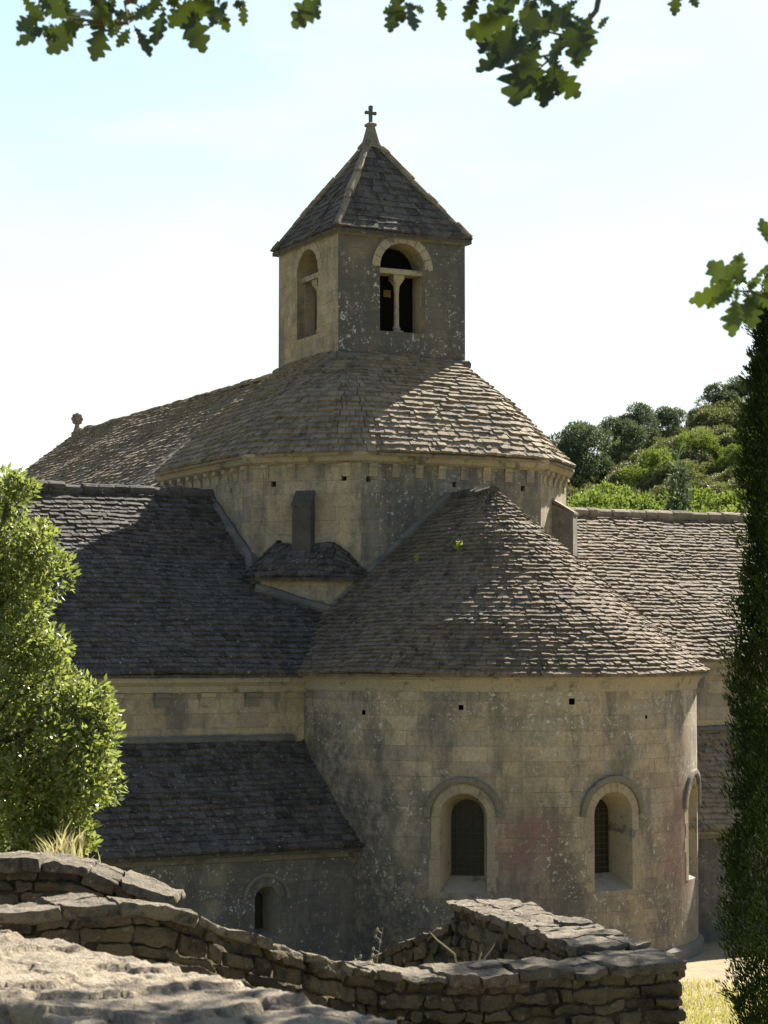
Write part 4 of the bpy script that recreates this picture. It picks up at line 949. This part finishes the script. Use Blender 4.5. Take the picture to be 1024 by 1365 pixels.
for kind in ('pine', 'fresh', 'scrub', 'cypress'):
    protos[kind] = []
    for v in range(3 if kind != 'cypress' else 1):
        cl, n, L, Wd, mt = proto_crown(kind, 100 + v*7 + len(kind))
        o = crown('crown', cl, n, L, Wd, M[mt], None, v + 3, .35, .55)
        hh = {'pine': 4.2, 'fresh': 3.6, 'scrub': 1.3, 'cypress': 5.5}[kind]; rg_ = random.Random(v); mb = MB()
        mb.tube([(0,0,-.6),(.08,.05,hh*.4),(-.05,.1,hh)], [.2,.14,.05], 6)
        for k in range(3): a = k*2.1 + v; mb.tube([(0,.05,hh*.5),(math.cos(a)*.8,math.sin(a)*.8,hh*.95)], [.09,.03], 5)
        protos[kind].append([o.data, mb.build('trunk', M['bark']).data])
for o in [o for o in C.objects if o.name.split('.')[0] in ('crown', 'trunk') and o.parent is None]: bpy.data.objects.remove(o, do_unlink=True)
def hill_tree(kind, v, px, Y, sc, label, group, zs=1., py=None):
    x = (px - 512)/F_PX*Y; z = float(ground_h(x, Y))
    if py is not None: z = -(py - 868)/F_PX*Y
    name = {'pine': 'pine_tree', 'fresh': 'deciduous_tree', 'scrub': 'shrub', 'cypress': 'cypress_tree'}[kind]
    t = tag(empty(name, (x, Y, z), random.random()*6.28), label, 'shrub' if kind == 'scrub' else 'tree', group); t.scale = (sc, sc, sc*zs)
    for nm, me in zip(('crown', 'trunk'), protos[kind][v % len(protos[kind])]):
        c = bpy.data.objects.new(nm, me); C.objects.link(c); c.parent = t
    return t
def top_tree(kind, v, px, py, Y, label, group, extra=1.0, zs=1.):
    ph = {'pine': 5.9, 'fresh': 6.3, 'scrub': 2.7, 'cypress': 7.4}[kind]; x = (px - 512)/F_PX*Y
    z = -(py - 868)/F_PX*Y; g = float(ground_h(x, Y)); sc = max(.5, (z - g)/ph/zs)
    return hill_tree(kind, v, px, Y, sc, label, group, zs)
G = 'trees on the hillside behind the church'
top_tree('pine', 0, 776, 560, 160, 'dark pine on the skyline nearest the crossing roof', G, zs=1.)
top_tree('pine', 1, 752, 585, 158, 'low dark pine half hidden behind the crossing eave', G)
top_tree('pine', 1, 828, 556, 166, 'dark pine second along the skyline from the crossing roof', G)
top_tree('pine', 2, 850, 540, 172, 'tallest clump of dark pine at the middle of the skyline', G)
top_tree('pine', 0, 892, 540, 176, 'rounded dark pine on the skyline right of the tall middle clump', G)
top_tree('pine', 1, 930, 545, 184, 'distant small pine in the dip of the skyline', G)
top_tree('pine', 2, 962, 512, 182, 'dark pine high on the skyline close to the columnar cypress', G)
top_tree('pine', 0, 990, 500, 184, 'highest dark pine on the hill beside the cypress tip', G)
top_tree('pine', 1, 1024, 498, 186, 'dark pine on the hill behind the cypress', G)
top_tree('pine', 2, 1062, 490, 186, 'dark pine on the hill right of the cypress', G)
for i, (px, py, Y) in enumerate(((782,650,118),(815,655,112),(852,642,120),(800,640,126),(835,648,126),(878,662,114),(945,648,116),(975,645,118),(925,660,112),(1005,650,116),(760,665,116),(1040,655,120))):
    top_tree('fresh', i, px, py, Y, 'bright green broadleaf tree in the row just above the south transept ridge', G)
for i, (px, py, Y) in enumerate(((930,562,156),(868,590,150),(975,590,152))):
    top_tree('fresh', i + 1, px, py, Y, 'mid green broadleaf tree halfway up the hillside', G)
top_tree('cypress', 0, 906, 600, 114, 'slim dark conifer rising between the bright trees above the transept ridge', G)
rg = random.Random(8); n = 0
while n < 250:
    px = rg.uniform(700, 1150); Y = rg.uniform(112, 182) if n < 150 else rg.uniform(140, 180)
    x = (px - 512)/F_PX*Y; g = float(ground_h(x, Y))
    hill_tree('scrub', n, px, Y, rg.uniform(.7, 1.35), 'olive green shrub in the scrub covering the hillside', 'shrubs covering the hillside', rg.uniform(.8, 1.15)); n += 1

# dry grass behind the short wall, stalks, weeds, lawn at the right
def blades(n, fn, L, Wd, mat, name, seed, bend_=.4, label=None, cat=None, kind=None):
    rg = np.random.default_rng(seed); c = np.array([fn(rg) for _ in range(n)]); d = np.stack([rg.normal(0, .28, n), rg.normal(0, .28, n), np.ones(n)], -1); d /= np.linalg.norm(d, axis=1)[:, None]
    side = np.cross(d, rg.normal(size=(n, 3))); side /= np.linalg.norm(side, axis=1)[:, None]; l = L*rg.uniform(.5, 1.2, n)[:, None]; b = d[:, :2]*bend_
    m = c + d*l*.55; tip = c + d*l; tip[:, :2] += b*l
    V = np.stack([c - side*Wd/2, c + side*Wd/2, m + side*Wd*.4, m - side*Wd*.4, tip], 1).reshape(-1, 3); q = np.arange(n)[:, None]*5
    F = np.concatenate([q + np.array([0, 1, 2, 3]), q + np.array([3, 2, 4, 4])], 0)
    F = [[int(i) for i in f] if f[2] != f[3] else [int(f[0]), int(f[1]), int(f[2])] for f in F]
    me = bpy.data.meshes.new(name); me.from_pydata(V.tolist(), [], F); me.materials.append(mat)
    tt = np.clip(rg.normal(.5, .25, n), 0, 1); a = me.attributes.new('tint', 'FLOAT', 'FACE'); a.data.foreach_set('value', np.concatenate([tt, tt]))
    o = bpy.data.objects.new(name, me); C.objects.link(o); return tag(o, label, cat, kind=kind)
def lawn(rg):
    x = rg.uniform(4, 10); y = 42.6 - 7*rg.random()**.7 + .5*math.sin(x*2.3); return (x, y, float(ground_h(x, y)))
blades(13000, lawn, .17, .016, M['green_grass'], 'lawn_grass', 2, label='short sunlit grass beside the path under the cypress', cat='grass', kind='stuff')
def dry(rg):
    x = rg.uniform(-2.9, -1.85) + .12*rg.normal(); x -= .1; y = rg.uniform(12.6, 13.2); return (x, y, -1.5 + .17*rg.random()*(1 + math.sin(x*9)))
blades(2200, dry, .15, .010, M['straw'], 'dry_grass', 3, .5, 'pale dry grass behind the wall at the left', 'grass', 'stuff')
def stalk(name, base, stems, label, mat, h, spike, seed):
    t = tag(empty(name, base), label, 'plant'); rg = random.Random(seed)
    for s in range(stems):
        mb = MB(); hb = mb
        a = rg.uniform(-.22, .22); b = rg.uniform(-.1, .1); hh = h*rg.uniform(.6, 1.05); pts = [(a*hh*f*f, b*hh*f, hh*f) for f in (0, .3, .6, .8, 1)]
        mb.tube(pts, [.004, .0035, .003, .0025, .0015], 5)
        for k in range(spike):
            f = .5 + .5*k/spike; g = rg.random()*6.28; c = Vector((a*hh*f*f, b*hh*f, hh*f)); e = c + Vector((math.cos(g)*.028, math.sin(g)*.028, .018))
            mb.tube([c, e], .0015, 4); q = .0085*rg.uniform(.7, 1.2)
            hb.loft([[e + Vector((q*r*math.cos(u*1.0472), q*r*math.sin(u*1.0472), q*1.5*z)) for u in range(6)] for r, z in ((.2,-1),(.8,-.5),(1,0),(.7,.6),(.15,1))], tint=rg.random())
        mb.build('stem', mat, t)
x, y, z = at(492, 1300, 11.2); stalk('weed_stalk', (x, y, z - .5), 5, 'dry seeding weed stalks standing up behind the terrace wall', M['straw'], .78, 12, 3)
mb = MB(); rg = random.Random(6)
for a, l in ((-.9,.16),(.35,.10),(.1,.06)):
    mb.tube([(a*.1,0,-.05),(a*.12,.0,l*.3),(a*.12 + a*.1,0,l*.75),(a*.12+a*.14,0,l)], [.004,.005,.0045,.002], 6)
o = mb.build('dry_stem', M['straw']); o.location = at(634, 1279, 10.55); tag(o, 'pale broken dry stems lying at the inner corner of the terrace wall', 'plant')
def roof_weed(u, y, z, sc, label, seed):
    rg = np.random.default_rng(seed); a = -R(90 - TH); X = -0.35 + u*math.cos(a) - y*math.sin(a); Y = 54 + u*math.sin(a) + y*math.cos(a); n = 46
    p = rg.normal(0, .06, (n, 3))*sc + np.array([0, 0, .16*sc]); p[:, 2] += rg.random(n)*.22*sc
    V, F = leaves(p, rg.normal(size=(n, 3)) + np.array([0, 0, .7]), .12*sc, .05*sc, rg); t = tag(empty('weed', (X, Y, z)), label, 'plant')
    np_mesh('foliage', V, F, rg.random(n), M['weed'], t); mb = MB(); mb.tube([(0,0,-.05),(.01,0,.15*sc),(-.02,0,.36*sc)], .006, 5); mb.build('stem', M['weed'], t)
def on_cone(px, py):                         # a point of the apse roof under a pixel of the photograph
    a = -R(90 - TH); p_ = math.radians(PITCH); A_ = (px-512)/F_PX; B_ = (682.5-py)/F_PX
    d = np.array([A_, math.cos(p_) - B_*math.sin(p_), math.sin(p_) + B_*math.cos(p_)])
    for t in np.arange(38, 60, .01):
        q = d*t - np.array([-.35, 54, 0]); u = q[0]*math.cos(a) + q[1]*math.sin(a); y = -q[0]*math.sin(a) + q[1]*math.cos(a)
        r = math.hypot(max(0, u - APC), y)
        if q[2] <= RZ - sl*r: return u, y, q[2]
roof_weed(*on_cone(556, 752), .5, 'small yellow green weed growing lower left on the apse roof', 2)
roof_weed(*on_cone(611, 737), .7, 'upright yellow green weed growing higher on the apse roof', 5)
